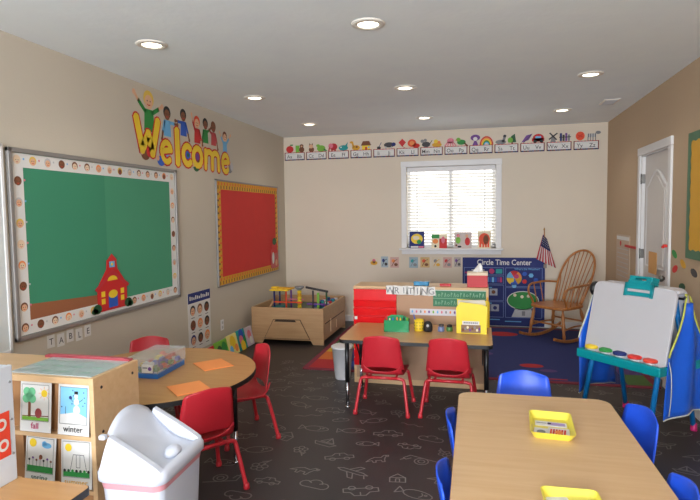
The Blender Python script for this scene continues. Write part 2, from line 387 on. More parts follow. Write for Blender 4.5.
b = MB(); b.add([(.1, -.0126, Z0 + .1), (.74, -.0126, Z0 + .1), (.92, -.0126, Z0 + .1), (.92, -.0126, Z0 + .17), (.1, -.0126, Z0 + .215)], [(0, 1, 2, 3, 4)], BROWNC); b.build('brown_ground_paper', t)
b = MB(); bw = .085; q = Matrix.Translation((0, -.014, 0)); i0 = .03
for r in ((i0, Z0 + i0, W - i0, Z0 + i0 + bw), (i0, Z1 - i0 - bw, W - i0, Z1 - i0), (i0, Z0 + i0 + bw, i0 + bw, Z1 - i0 - bw), (W - i0 - bw, Z0 + i0 + bw, W - i0, Z1 - i0 - bw)): b.rect(PAPER, *r, 0, q)
pts = []
n = 15
for k in range(n): pts += [(i0 + bw / 2 + (W - 2 * i0 - bw) * k / (n - 1), Z0 + i0 + bw / 2), (i0 + bw / 2 + (W - 2 * i0 - bw) * k / (n - 1), Z1 - i0 - bw / 2)]
n = 8
for k in range(1, n): pts += [(i0 + bw / 2, Z0 + i0 + bw / 2 + (Z1 - Z0 - 2 * i0 - bw) * k / n), (W - i0 - bw / 2, Z0 + i0 + bw / 2 + (Z1 - Z0 - 2 * i0 - bw) * k / n)]
for k, (x, z) in enumerate(pts):
    fb = MB(); kid_face(fb, x, z, .025, (SKIN1, PEACH, SKIN2, SKIN1, PEACH)[k % 5], (BRN, PEACH, BRN, BLOND, BRN, LGREY, ORG)[k % 7], 1)
    fb.disc((PINK, LBLU, LGREY)[k % 3], x + .05, z + .01, .007, None, 1, 8); fb.v = [q @ v for v in fb.v]; fb.build('face_print', t)
b.build('paper_border', t)
# schoolhouse cut-out pinned to the board
b = MB(); b.prism([(-.16, 0), (.16, 0), (.16, .2), (.06, .34), (.05, .42), (-.05, .42), (-.06, .34), (-.16, .2)], -.004, 0, RED, axis='Y'); q = Matrix.Translation((0, -.004, 0))
t = thing('schoolhouse_cutout', 'red paper schoolhouse cut-out with blue door pinned on the green board', 'cut-out', (XL + .0155, 3.585, .805), LW)
t.scale = (1.05, 1, .9); b.poly(REDM, [(-.19, .19), (0, .34), (.19, .19), (.17, .17), (0, .3), (-.17, .17)], 1, q); b.poly(RED, [(-.06, .41), (.06, .41), (0, .47)], 1, q); b.build('building', t)
b = MB(); b.rect(BLU, -.05, .02, .05, .13, 2, q).disc(YEL, 0, .13, .05, .035, 3, M=q).build('door', t)
for x in (-.105, .105):
    b = MB()
    for z in (.06, .12): b.rect(YEL, x - .02, z, x + .02, z + .045, 2, q)
    b.build('window', t)
MB().rect(LBLU, -.03, .355, .03, .405, 2, q).disc(YEL, 0, .38, .012, None, 3, M=q).build('bell_window', t)
MB().disc(YEL, 0, .245, .055, .04, 2, 14, 0, PI, q).build('name_arch', t)
b = MB()
for x in (-.17, .17): b.disc(DGRN, x, .03, .045, .04, 3, M=q).disc(DGRN, x * 1.15, .015, .035, .025, 3, M=q)
b.build('bush', t)
# red bulletin board
t = thing('bulletin_board', 'smaller red paper bulletin board with yellow and brown checked border', 'bulletin board', (XL, 5.305, 0), LW)
W, Z0, Z1 = 1.8, .735, 1.89
b = MB()
for r in ((0, W, Z0, Z0 + .018), (0, W, Z1 - .018, Z1), (0, .018, Z0, Z1), (W - .018, W, Z0, Z1)): b.bb(r[0], r[1], -.02, 0, r[2], r[3], ALU, .003)
b.build('frame', t)
MB().bb(.012, W - .012, -.012, -.002, Z0 + .012, Z1 - .012, REDC).build('backing_paper', t)
b = MB(); q = Matrix.Translation((0, -.0135, 0)); bw = .085; i0 = .02
for r in ((i0, Z0 + i0, W - i0, Z0 + i0 + bw), (i0, Z1 - i0 - bw, W - i0, Z1 - i0), (i0, Z0 + i0 + bw, i0 + bw, Z1 - i0 - bw), (W - i0 - bw, Z0 + i0 + bw, W - i0, Z1 - i0 - bw)): b.rect(YEL2, *r, 0, q)
k = 0; s = .034
x = i0 + .02
while x < W - i0 - s:
    for zz in (Z0 + i0 + .006, Z1 - i0 - bw + .006): b.rect(BRN, x, zz, x + .02, zz + .036, 1, q).rect(ORGR, x + .018, zz + .04, x + .038, zz + .07, 1, q)
    x += .068
z = Z0 + i0 + bw
while z < Z1 - i0 - bw - .03:
    for xx in (i0 + .006, W - i0 - bw + .006): b.rect(BRN, xx, z, xx + .036, z + .02, 1, q).rect(ORGR, xx + .04, z + .018, xx + .07, z + .038, 1, q)
    z += .068
b.build('paper_border', t)
b = MB().prism(rrect(-.13, 0, .13, .26, .05), -.004, 0, REDM, axis='Y'); q = Matrix.Translation((0, -.004, 0))
t = thing('machine_cutout', 'red paper cut-out with white pieces at the lower right corner of red board', 'cut-out', (XL + .015, 6.93, .79), LW)
b.rect(RED, -.1, .2, .1, .34, 0, q); b.disc(DGRN, 0, .36, .07, .05, 1, M=q).build('body', t)
MB().disc(PAPER, -.05, .14, .04, .08, 2, M=q).build('white_piece', t); MB().disc(SKIN1, .06, .07, .035, .045, 2, M=q).build('pink_piece', t)
# welcome sign
t = thing('welcome_sign', 'cut-out welcome sign of big yellow letters with cartoon children', 'sign', (XL, 3.95, 0), LW)
def arc(cx, cz, rx, rz, a0, a1, n=14): return [(cx + rx * math.cos(math.radians(a0 + (a1 - a0) * k / n)), cz + rz * math.sin(math.radians(a0 + (a1 - a0) * k / n))) for k in range(n + 1)]
LET = [('w', [[(.03, 2.31), (.1, 2.06), (.19, 2.2), (.245, 2.04), (.335, 2.32)]], .075), ('e', [[(.4, 2.08), (.53, 2.1)] + arc(.46, 2.075, .075, .085, 15, 310)], .052), ('l', [[(.64, 2.285), (.645, 2.0)]], .08),
       ('c', [arc(.82, 2.085, .08, .085, 50, 310)], .06), ('o', [arc(1.01, 2.085, .082, .085, 0, 360)], .06), ('m', [[(1.17, 1.995), (1.175, 2.165)], [(1.18, 2.06)] + arc(1.25, 2.11, .065, .05, 170, 0, 8) + [(1.315, 1.995)], [(1.315, 2.06)] + arc(1.385, 2.11, .065, .05, 170, 0, 8) + [(1.455, 1.99)]], .058),
       ('e', [[(1.56, 2.08), (1.69, 2.095)] + arc(1.62, 2.075, .075, .09, 15, 315)], .054)]
for ch, strokes, wd in LET:
    b = MB()
    for m, ex, l in ((REDC, .026, 5), (YEL, 0, 8)):
        for k_, st in enumerate(strokes):
            b.line(m, st, wd + ex, l + k_ * .12)
            for k2, (x, z) in enumerate(st): b.disc(m, x, z, (wd + ex) / 2, None, l + .45 + k_ * .12 + (k2 % 3) * .4, 10)
    b.build('letter_' + ch, t)
for x, z, m in ((.46, 2.055, LBLU), (.83, 2.085, BLU), (1.01, 2.085, PUR), (1.62, 2.055, LGREY)):
    b = MB(); b.disc(m, x, z, .045, .05, 3); b.disc(DGRN if m is BLU else m, x, z, .02, .02, 4); b.build('ball_drawing', t)
def kid(b, x, z, h, skin, hair, shirt, arms, l=1, legs=None):
    """paper child: head centre at z, body below"""
    r = h * .15
    b.poly(shirt, [(x - r * .9, z - r * 1.0), (x + r * .9, z - r * 1.0), (x + r * 1.1, z - h * .55), (x - r * 1.1, z - h * .55)], l)
    for s, (ax, az) in zip((-1, 1), arms):
        b.line(shirt, [(x + s * r * .8, z - r * 1.3), (x + s * r * 1.0 + (ax - s * r) * .55, z - r * 1.3 + az * .55)], r * .55, l)
        b.line(skin, [(x + s * r * 1.0 + (ax - s * r) * .55, z - r * 1.3 + az * .55), (x + ax, z - r * 1.3 + az)], r * .45, l); b.disc(skin, x + ax, z - r * 1.3 + az, r * .35, None, l + 1, 8)
    b.disc(hair, x, z + r * .25, r * 1.08, r * 1.05, l + 1, 14); b.disc(skin, x, z - r * .12, r * .82, r * .88, l + 2, 14)
    for s in (-1, 1): b.disc(BLK, x + s * r * .3, z, r * .1, None, l + 3, 6)
    b.line(REDC, [(x - r * .3, z - r * .42), (x, z - r * .52), (x + r * .3, z - r * .42)], r * .12, l + 3)
KIDS = [(.215, 2.475, .46, SKIN1, BLOND, GRN, ((-.2, .13), (.2, .08))), (.49, 2.415, .36, SKIN2, BLK, LBLU, ((-.09, -.16), (.17, .0))), (.765, 2.445, .34, SKIN2, BLK, BLU, ((-.14, -.0), (.1, -.15))), (1.02, 2.42, .36, SKIN1, ORGR, RED, ((-.1, .14), (.09, -.16))),
        (1.19, 2.43, .34, SKIN2, BLK, GRN, ((-.07, -.15), (.12, .05))), (1.36, 2.425, .34, SKIN2, BRN, REDM, ((-.09, .03), (.09, -.15))), (1.62, 2.36, .32, SKIN1, BRN, LBLU, ((-.12, .1), (.14, .1)))]
for k in KIDS:
    b = MB(); kid(b, *k); b.build('child_drawing', t)
for x, z, c1, c2 in ((.14, 2.02, BRN, REDC), (.37, 1.99, BLU, RED), (.98, 1.985, DGRN, BRN), (1.72, 2.02, GREY, LGREY)):
    b = MB(); b.disc(c1, x, z, .06, .045, 7).disc(c2, x + .05, z + .03, .035, .045, 8).disc(SKIN1, x - .05, z + .02, .025, None, 8, 8); b.build('toy_drawing', t)
# letter cards below the green board: T A B L E
for k, ch in enumerate('TABLE'):
    b = MB().bb(-.031, .031, -.003, 0, -.042, .042, PAPER, .001); b.text(DGREY, ch, 0, -.022, .06, 7, .004, 'CENTER')
    single(b, 'letter_card', 'white card with black letter %s on the left wall under green board' % ch, 'letter card', (XL, 2.975 + k * .086, .692 - (.006 if k % 2 else -.004)), LW, 'letter cards under the green board')
# feelings poster
t = thing('faces_poster', 'white wall poster of nine cartoon faces under a blue heading band', 'poster', (XL, 4.69, .175), LW)
MB().bb(0, .44, -.003, 0, 0, .58, PAPER).build('sheet', t)
b = MB(); q = Matrix.Translation((0, -.003, 0)); b.rect(NAVY, 0, .48, .44, .58, 0, q)
for k in range(11): b.rect(PAPER, .03 + k * .036, .51, .052 + k * .036, .55 - (k % 3) * .008, 1, q)
b.build('heading_band', t)
for k in range(9):
    b = MB(); kid_face(b, .085 + (k % 3) * .138, .4 - (k // 3) * .145, .045, (SKIN1, SKIN1, BRN, BRN, SKIN1, SKIN2, SKIN1, BRN, SKIN1)[k], (BLK, BRN, BLK, BRN, ORG, BLK, NAVY, BLK, ORG)[k], 0); b.v = [q @ v for v in b.v]
    b.line(BLK, [(.055 + (k % 3) * .138, .335 - (k // 3) * .145), (.115 + (k % 3) * .138, .335 - (k // 3) * .145)], .006, 0, M=q); b.build('face_print', t)
t = thing('wall_outlet', 'white electrical outlet plate low on the left wall by faces poster', 'outlet', (XL, 5.385, .32), LW)
MB().bb(-.036, .036, -.006, 0, -.058, .058, WHITE, .003).build('plate', t)
for z in (-.025, .025): MB().bb(-.017, .017, -.008, -.006, z - .014, z + .014, LGREY, .001).build('socket', t)

# ------------------------------------------------------------------ back wall
ALPH = [('Aa', 'Bb', 'apple', 'bear'), ('Cc', 'Dd', 'cat', 'dinosaur'), ('Ee', 'Ff', 'elephant', 'fish'), ('Gg', 'Hh', 'giraffe', 'house'), ('Ii', 'Jj', 'inkwell', 'jaguar'), ('Kk', 'Ll', 'kite', 'lion'), ('Mm', 'Nn', 'mouse', 'nest'),
        ('Oo', 'Pp', 'octopus', 'parrot'), ('Qq', 'Rr', 'queen', 'rainbow'), ('Ss', 'Tt', 'seal', 'tree'), ('Uu', 'Vv', 'umbrella', 'van'), ('Ww', 'Xx', 'windmill', 'xylophone'), ('Yy', 'Zz', 'yarn', 'zebra')]
def pic(b, kind, x, z):
    """small printed pictures standing on top of an alphabet card, base at z, about .1 high"""
    D = b.disc
    if kind == 'apple': D(RED, x, z + .05, .05, .048, 1); b.line(BRN, [(x, z + .09), (x + .01, z + .115)], .008, 2); D(GRN, x + .025, z + .108, .02, .01, 2)
    elif kind == 'bear': b.rect(LGRN, x - .05, z, x + .0, z + .1, 1); D(BRN, x + .03, z + .04, .035, .04, 2); D(BRN, x + .03, z + .09, .026, None, 2); D(SKIN1, x + .03, z + .085, .012, None, 3)
    elif kind == 'cat': D(BRN, x, z + .035, .035, .037, 1); D(SKIN1, x - .005, z + .08, .028, None, 2); b.poly(BRN, [(x - .03, z + .09), (x - .025, z + .125), (x - .008, z + .105)], 2); b.poly(BRN, [(x + .02, z + .09), (x + .018, z + .125), (x, z + .105)], 2)
    elif kind == 'dinosaur': D(LGRN, x, z + .045, .055, .045, 1); D(LGRN, x - .04, z + .085, .025, .02, 2); b.poly(GRN, [(x + .03, z + .05), (x + .085, z + .01), (x + .03, z + .01)], 1)
    elif kind == 'elephant': D(REDM, x, z + .06, .05, .048, 1); D(PINK, x - .035, z + .075, .03, .035, 2); b.line(REDM, [(x - .05, z + .06), (x - .06, z + .01)], .016, 2); b.rect(REDM, x + .01, z, x + .03, z + .03, 1); b.rect(REDM, x - .03, z, x - .01, z + .03, 1)
    elif kind == 'fish': D(TEAL, x, z + .04, .06, .038, 1); b.poly(TEAL, [(x + .045, z + .05), (x + .06, z + .12), (x + .02, z + .07)], 1); D(PAPER, x - .03, z + .05, .01, None, 2, 8)
    elif kind == 'giraffe': D(YEL2, x, z + .035, .05, .035, 1); b.line(YEL2, [(x - .03, z + .04), (x - .045, z + .11)], .022, 1); D(YEL2, x - .055, z + .11, .024, .016, 2); D(BRN, x + .01, z + .045, .014, None, 2, 8)
    elif kind == 'house': b.rect(YEL, x - .05, z, x + .05, z + .065, 1); b.poly(BRN, [(x - .065, z + .06), (x + .065, z + .06), (x + .04, z + .12), (x - .04, z + .12)], 2); b.rect(REDC, x - .012, z, x + .012, z + .04, 2); b.rect(LBLU, x + .022, z + .025, x + .042, z + .045, 2)
    elif kind == 'inkwell': D(BLK, x, z + .02, .025, .02, 1); b.line(NAVY, [(x, z + .03), (x + .03, z + .09)], .008, 2)
    elif kind == 'jaguar': D(DGREY, x, z + .055, .065, .035, 1); D(NAVY, x + .055, z + .06, .026, None, 2); b.rect(LGREY, x - .05, z, x - .035, z + .04, 1); b.rect(LGREY, x + .02, z, x + .035, z + .04, 1)
    elif kind == 'kite': b.poly(RED, [(x, z + .02), (x + .045, z + .08), (x, z + .13), (x - .045, z + .08)], 1); b.line(RED, [(x, z + .03), (x + .04, z)], .007, 1)
    elif kind == 'lion': D(ORGR, x - .01, z + .065, .052, .052, 1); D(ORG, x - .01, z + .065, .028, None, 2); D(REDC, x + .04, z + .03, .045, .03, 1)
    elif kind == 'mouse': D(DGREY, x, z + .04, .05, .036, 1); D(GREY, x - .045, z + .085, .022, None, 2); D(GREY, x - .01, z + .095, .02, None, 2); b.line(DGREY, [(x + .04, z + .04), (x + .07, z + .09)], .008, 1)
    elif kind == 'nest': D(YEL2, x, z + .03, .058, .03, 1); D(YEL, x - .01, z + .075, .026, None, 2); D(ORG, x + .025, z + .06, .02, None, 2)
    elif kind == 'octopus':
        D(PINK, x, z + .075, .04, .035, 1)
        for k in (-2, -1, 0, 1, 2): b.line(PINK, [(x + k * .014, z + .06), (x + k * .032, z + .01)], .014, 1)
    elif kind == 'parrot': D(GRN, x, z + .05, .05, .034, 1); D(LGRN, x - .035, z + .085, .026, None, 2); b.poly(ORG, [(x - .055, z + .09), (x - .08, z + .075), (x - .05, z + .075)], 2); b.line(BRN, [(x + .03, z + .04), (x + .07, z)], .02, 1)
    elif kind == 'queen': D(PUR, x, z + .1, .055, .04, 1); D(PAPER, x, z + .085, .025, None, 2); b.poly(PUR, [(x - .035, z), (x + .035, z), (x + .012, z + .06), (x - .012, z + .06)], 1)
    elif kind == 'rainbow':
        for k, m in enumerate((RED, ORG, YEL, GRN, LBLU, CREAM)): D(m, x, z, .078 - k * .012, .115 - k * .018, 1 + k, 14, 0, PI)
    elif kind == 'seal': D(GREY, x, z + .03, .06, .03, 1); b.line(GREY, [(x + .03, z + .04), (x + .045, z + .1)], .03, 1); D(DGREY, x + .045, z + .105, .018, None, 2)
    elif kind == 'tree': b.poly(DGRN, [(x - .045, z + .02), (x + .045, z + .02), (x + .03, z + .13), (x - .01, z + .1)], 1); D(LGRN, x - .02, z + .05, .03, .035, 2); b.rect(BRN, x - .008, z, x + .008, z + .03, 2)
    elif kind == 'umbrella': b.poly(PUR, [(x - .06, z + .01), (x + .02, z + .04), (x + .065, z + .12), (x - .005, z + .1)], 1); b.line(DGREY, [(x - .04, z), (x + .05, z + .11)], .007, 2)
    elif kind == 'van': D(RED, x, z + .065, .06, .05, 1); b.rect(RED, x - .07, z + .02, x + .065, z + .06, 1); D(BLK, x - .035, z + .02, .02, None, 2); D(BLK, x + .035, z + .02, .02, None, 2); b.rect(LBLU, x - .03, z + .06, x + .03, z + .085, 2)
    elif kind == 'windmill':
        b.poly(GREY, [(x - .03, z), (x + .03, z), (x + .015, z + .07), (x - .015, z + .07)], 1)
        for k in range(4): b.line(DGREY, [(x, z + .075), (x + .055 * math.cos(.7 + k * PI / 2), z + .075 + .055 * math.sin(.7 + k * PI / 2))], .016, 2)
    elif kind == 'xylophone':
        for k, m in enumerate((NAVY, DGREY, PUR, GREY)): b.rect(m, x - .055 + k * .028, z + .01, x - .032 + k * .028, z + .11 - (k % 2) * .02, 1)
        b.line(BLK, [(x - .06, z + .06), (x + .06, z + .06)], .01, 2)
    elif kind == 'yarn':
        D(ORGR, x, z + .065, .048, .055, 1); b.line(REDC, [(x - .03, z + .04), (x + .03, z + .09)], .008, 2); b.line(REDC, [(x - .03, z + .08), (x + .03, z + .05)], .008, 2)
    elif kind == 'zebra':
        b.rect(LGREY, x - .05, z + .045, x + .04, z + .09, 1); D(GREY, x + .06, z + .1, .028, .02, 2)
        for k in range(4): b.rect(GREY, x - .05 + k * .026, z, x - .04 + k * .026, z + .05, 1); b.rect(DGREY, x - .045 + k * .024, z + .045, x - .037 + k * .024, z + .09, 2)
MAROON = mat('maroon_print', (120, 34, 40), .7)
pitch = (1.415 + 2.72) / 13.0
for k, (l1, l2, p1, p2) in enumerate(ALPH):
    wd = .295
    t = thing('alphabet_card', 'alphabet strip card %s %s with %s and %s pictures near the ceiling' % (l1, l2, p1, p2), 'alphabet card', (-2.72 + k * .3205 + wd / 2, YB, 2.272), 0, 'alphabet cards along the top of back wall')
    b = MB().bb(-wd / 2, wd / 2, -.0025, 0, 0, .112, PAPER); q = Matrix.Translation((0, -.0025, 0))
    for j in range(14):
        b.rect((MAROON, NAVY)[j % 2] if j % 3 else BLK, -wd / 2 + j * wd / 14, 0, -wd / 2 + (j + 1) * wd / 14, .016, 1, q)
        b.rect((MAROON, REDC)[j % 2], -wd / 2 + j * wd / 14, .103, -wd / 2 + (j + 1) * wd / 14, .112, 1, q)
    for x in (-wd / 2, wd / 2 - .01): b.rect(MAROON, x, 0, x + .012, .112, 1, q)
    b.line(LGREY, [(-wd / 2 + .015, .03), (wd / 2 - .015, .03)], .003, 1, M=q).line(LGREY, [(-wd / 2 + .015, .085), (wd / 2 - .015, .085)], .003, 1, M=q)
    b.build('card', t)
    b = MB(); b.text(DGREY, l1, -.075, .032, .068, 6, .004, 'CENTER').text(DGREY, l2, .072, .032, .068, 6, .004, 'CENTER'); b.build('lettering', t)
    for p, x in ((p1, -.07), (p2, .072)):
        b = MB(); pic(b, p, 0, 0); b.v = [Vector((v.x * 1.12 + x, v.y, v.z * 1.0 + .108)) for v in b.v]; b.build('%s_picture' % p, t)
# books and cards standing on the sill
def sill_book(x, w, h, cover, art, label, name='picture_book'):
    t = thing(name, label, 'book', (x, YB - .05, 1.034), 0, 'picture books on the window sill'); M = Matrix.Rotation(math.radians(-6), 4, 'X')
    MB().bb(-w / 2, w / 2, 0, .012, 0, h, cover, .002).build('cover', t, M=M)
    b = MB(); art(b, w, h); b.build('cover_picture', t, M=M)
def art1(b, w, h): b.disc(YEL, 0, h * .56, w * .4, h * .3, 1).disc(CREAM, -.01, h * .62, w * .22, h * .12, 2).disc(GRN, .03, h * .38, .03, .03, 2).rect(PAPER, -w * .4, h * .03, w * .1, h * .12, 1).rect(PINK, w * .12, h * .03, w * .45, h * .12, 1)
def art2(b, w, h): b.rect(GRN, -w / 2, h * .72, 0, h, 1).rect(CREAM, -w / 2, 0, 0, h * .4, 1).rect(RED, .0, 0, w / 2, h * .7, 1).disc(ORG, -w * .25, h * .5, w * .18, h * .18, 2).disc(BLK, -w * .25, h * .15, w * .08, None, 2).disc(PINK, w * .25, h * .6, w * .12, h * .25, 2)
def art3(b, w, h): b.disc(LGRN, -w * .28, h * .5, w * .14, h * .22, 1).disc(REDM, -w * .28, h * .78, w * .1, None, 2).disc(RED, w * .26, h * .42, w * .15, h * .25, 1).disc(SKIN1, w * .22, h * .76, w * .09, None, 2).disc(BLK, -w * .2, h * .1, w * .12, h * .06, 1).disc(BRN, -w * .38, h * .18, w * .06, None, 1)
def art4(b, w, h):
    b.disc(ORGR, 0, h * .55, w * .42, h * .34, 1).disc(BRN, .02, h * .5, w * .2, h * .28, 2)
    for x in (-.3, -.08, .12, .3): b.rect(ORGR, w * x - .012, h * .06, w * x + .012, h * .4, 2)
sill_book(-.845, .2, .225, NAVY, art1, 'navy picture book with round yellow animal, leftmost on the window sill')
sill_book(-.545, .205, .185, CREAM, art2, 'green, red and cream picture book second from left on window sill')
sill_book(-.235, .225, .215, mat('mauve_cover', (206, 190, 184), .6), art3, 'pale mauve picture book with green and red figures on window sill')
sill_book(.04, .17, .225, CREAM, art4, 'cream picture book with brown bear, rightmost on the window sill')
# small picture cards on the wall below the window
SC = [(-1.445, .84, .115, .1, 'cake', CREAM), (-1.295, .84, .1, .15, 'b', LBLU), (-1.157, .835, .12, .145, 'c', PINK), (-.895, .835, .12, .145, 'd', SKY), (-.74, .838, .125, .14, 'e', YEL2), (-.585, .838, .125, .145, 'f', CREAM), (-.44, .84, .115, .14, 'g', PINK), (-.307, .845, .09, .13, 'h', LGREY)]
SCL = ['picture of a small yellow cake, leftmost in the row of cards under window', 'light blue picture card second from left in the row under window', 'pink picture card third from left in the row under window', 'pale blue picture card below the left end of window sill',
       'golden yellow picture card fifth in the row under window', 'cream picture card with grey shape sixth in the row under window', 'pink picture card with red dot seventh in the row under window', 'grey picture card next to the navy poster, last of row']
for k, (x, z, w, h, kd, bg) in enumerate(SC):
    t = thing('picture_card', SCL[k], 'picture card', (x, YB, z), 0, 'small picture cards under the window')
    fade = mat('faded_%s' % bg.name, {'cream': (220, 206, 180), 'light_blue': (168, 184, 192), 'pink': (208, 168, 156), 'sky_print': (156, 180, 190), 'golden_yellow': (212, 178, 120), 'light_grey': (186, 174, 166)}[bg.name], .7)
    MB().bb(-w / 2, w / 2, -.002, 0, -h / 2, h / 2, fade).build('card', t)
    b = MB()
    if k == 0: b.disc(YEL2, 0, -.015, .05, .03, 4).disc(PINK, 0, .02, .025, .02, 4).disc(BRN, 0, -.01, .02, .012, 5)
    else:
        m1, m2 = [(NAVY, DGREY), (ORG, BRN), (TEAL, GREY), (ORGR, BRN), (GREY, YEL2), (RED, GREY), (PUR, DGREY)][k - 1]
        b.disc(m1, -.015, .02, w * .2, h * .17, 4, 8).disc(m2, .02, -.03, w * .22, h * .15, 4, 8).line(m2, [(-w * .3, -.05), (.0, .02), (w * .3, .04)], .008, 5)
    b.build('picture', t)
# circle time poster
t = thing('classroom_poster', 'big navy Circle Time Center wall chart behind the rocking chair', 'poster', (-.24, YB - .014, .1), 0)
PW, PH = 1.04, .81
MB().bb(0, PW, -.004, 0, -.09, PH, NAVY).build('sheet', t)
q = Matrix.Translation((0, -.004, 0))
b = MB(); b.text(PAPER, 'Circle Time Center', .53, .715, .1, 2, .014, 'CENTER', .86, q); b.text(LBLU, "What's the Weather?", .82, .65, .036, 2, .006, 'CENTER', 1, q); b.build('lettering', t)
b = MB()
for r in ((.02, .58, .53, .68), (.02, .46, .53, .57), (.02, .24, .53, .45), (.02, .02, .53, .23), (.55, .43, 1.01, .68), (.55, .02, 1.01, .42)): b.frame(mat('pale_outline', (120, 140, 190), .7), r[0], r[1], r[2], r[3], .006, 1, M=q)
b.build('panel_outline', t)
b = MB(); b.rect(RED, .06, .48, .12, .55, 2, q).rect(MAG, .03, .6, .1, .62, 2, q).disc(MAG, .375, .63, .035, None, 2, M=q).rect(TEAL, .43, .6, .51, .66, 2, q)
for k in range(6): b.rect((LBLU, BLU, SKY, BLU, PUR, MAG)[k], .31 + k * .034, .485, .338 + k * .034, .55, 2, q)
b.line(PAPER, [(.12, .645), (.28, .645)], .012, 2, M=q)
for x, z in ((.35, .31), (.37, .1), (.26, .1), (.24, .31)):
    pb = MB(); pb.rect(mat('pocket_card', (170, 176, 190), .6), x, z, x + .1, z + .09, 2, q).disc((YEL2, NAVY, LGRN, BRN)[int(x * 100) % 4], x + .05, z + .045, .025, .025, 3, M=q); pb.build('pocket_card', t)
for z in (.2, .41): b.rect(LBLU, .3, z, .38, z + .012, 2, q)
b.build('calendar_pockets', t)
b = MB(); cx, cz = .66, .545
for k in range(6): b.poly((ORG, RED, LBLU, YEL, BLU, YEL2)[k], [(cx, cz)] + [(cx + .095 * math.cos(k * PI / 3 + j * PI / 15), cz + .095 * math.sin(k * PI / 3 + j * PI / 15)) for j in range(6)], 2, q)
b.disc(MAG, cx + .03, cz + .02, .03, None, 3, M=q).disc(YEL, cx - .03, cz - .03, .03, None, 3, M=q); b.build('weather_wheel', t)
for x, z, m in ((.79, .6, BLU), (.87, .58, LBLU), (.79, .5, RED), (.93, .52, BLU), (.66, .44, SKY)):
    b = MB(); b.disc(m, x, z, .032, .03, 2, 6, M=q); b.build('weather_symbol', t)
b = MB(); b.poly(LGREY, [(.63, .03), (.92, .03), (.87, .15), (.68, .15)], 2, q).rect(GREY, .76, .05, .8, .11, 3, q); b.disc(PAPER, .77, .25, .2, .125, 2, 24, M=q).disc(GRN, .77, .25, .19, .115, 3, 24, M=q)
for x, z in ((.67, .32), (.76, .3), (.84, .31)): b.disc(CREAM, x, z, .022, None, 4, 8, M=q)
b.build('tree_picture', t)
b = MB(); b.rect(REDC, .05, -.085, .3, -.06, 2, q); b.line(LBLU, [(.3, -.01), (.48, -.01)], .012, 2, M=q).line(LBLU, [(.55, -.03), (.75, -.03)], .012, 2, M=q); b.build('lower_strip', t)
# flag
t = thing('flag', 'small American flag on a pole against the back wall', 'flag', (.8, YB, 0))
MB().tube([(0, -.03, .78), (-.02, -.075, 1.27)], .006, OAKROCK, 8).build('pole', t)
MB().lathe([(.004, 0), (.011, .012), (.004, .026), (.0, .045)], mat('brass', (190, 150, 70), .3, 1), c=(-.0205, -.0755, 1.268), seg=12).build('finial', t)
MB().bb(-.02, .02, -.035, 0, .78, .83, STEEL, .004).build('bracket', t)
FR = mat('flag_red', (178, 40, 52), .8); FW_ = mat('flag_white', (214, 206, 204), .8); FB = mat('flag_blue', (44, 50, 92), .8)
vs = []; fs = []; b = MB(); NU, NV = 26, 20
def fp(u, v):      # u across the stripes, v from the hoist at the top down to the fly; the cloth hangs gathered from the pole tip
    top = Vector((-.035 + .05 * u, -.08, 1.215 - .06 * u)); bot = Vector((-.115 + .24 * u, -.07, .9 - .115 * u))
    p = top.lerp(bot, v); p.y -= .02 * math.sin(u * 12 + v) * (.4 + .6 * v); return p
for i in range(NU):
    for j in range(NV):
        u0, u1, v0, v1 = i / NU, (i + 1) / NU, j / NV, (j + 1) / NV
        m = FB if (v0 < .42 and u0 > .0) else (FR if (i * 13 // NU) % 2 == 0 else FW_)
        b.add([fp(u0, v0), fp(u1, v0), fp(u1, v1), fp(u0, v1)], [(0, 1, 2, 3)], m, smooth=True)
for i in range(1, 6):
    for j in range(1, 5):
        p = fp(i / 6, j * .085); b.add([(p.x + .0045 * math.cos(a), p.y - .004, p.z + .0045 * math.sin(a)) for a in [k * PI / 3 for k in range(6)]], [list(range(6))], FW_)
b.build('flag_cloth', t)

# ------------------------------------------------------------------ right wall
t = thing('bulletin_board', 'yellow paper bulletin board with wavy green border on the right wall', 'bulletin board', (XR, 4.61, 0), RW)
MB().bb(0, 1.3, -.02, -.001, 1.14, 2.07, YEL2).build('backing_paper', t)
b = MB(); q = Matrix.Translation((0, -.02, 0)); GB = mat('sage_border', (84, 120, 92), .7)
n = 26
WL = [0]
def wavy(x0, z0, x1, z1, nx, nz):
    L = math.hypot(x1 - x0, z1 - z0); k = int(L / .05); P = []
    for i in range(k + 1): P.append((x0 + (x1 - x0) * i / k + nx * (.06 + .012 * (i % 2)), z0 + (z1 - z0) * i / k + nz * (.06 + .012 * (i % 2))))
    WL[0] += 1; b.poly(GB, [(x0, z0)] + P + [(x1, z1)], WL[0], q)
wavy(0, 1.14, 1.3, 1.14, 0, 1); wavy(0, 2.07, 1.3, 2.07, 0, -1); wavy(0, 1.14, 0, 2.07, 1, 0); wavy(1.3, 1.14, 1.3, 2.07, -1, 0)
b.build('paper_border', t)
t = thing('paper_chart', 'whitish paper chart hanging on the right wall beyond the door', 'chart', (XR, 6.86, .72), RW)
MB().bb(0, .58, -.004, 0, 0, .52, mat('aged_paper', (196, 176, 154), .7)).build('sheet', t)
b = MB(); q = Matrix.Translation((0, -.004, 0)); b.rect(PAPER, .02, .46, .56, .5, 1, q).disc(RED, .2, .42, .035, .03, 2, M=q)
for k in range(7): b.line(LGREY, [(.05, .36 - k * .05), (.53, .36 - k * .05)], .008, 1, M=q)
b.build('printing', t)
single(MB().bb(0, .43, -.02, 0, -.012, .012, RED, .004), 'pointer_stick', 'thin red pointer stick fixed on the right wall beside the door casing', 'pointer', (XR, 6.43, 1.125), RW)
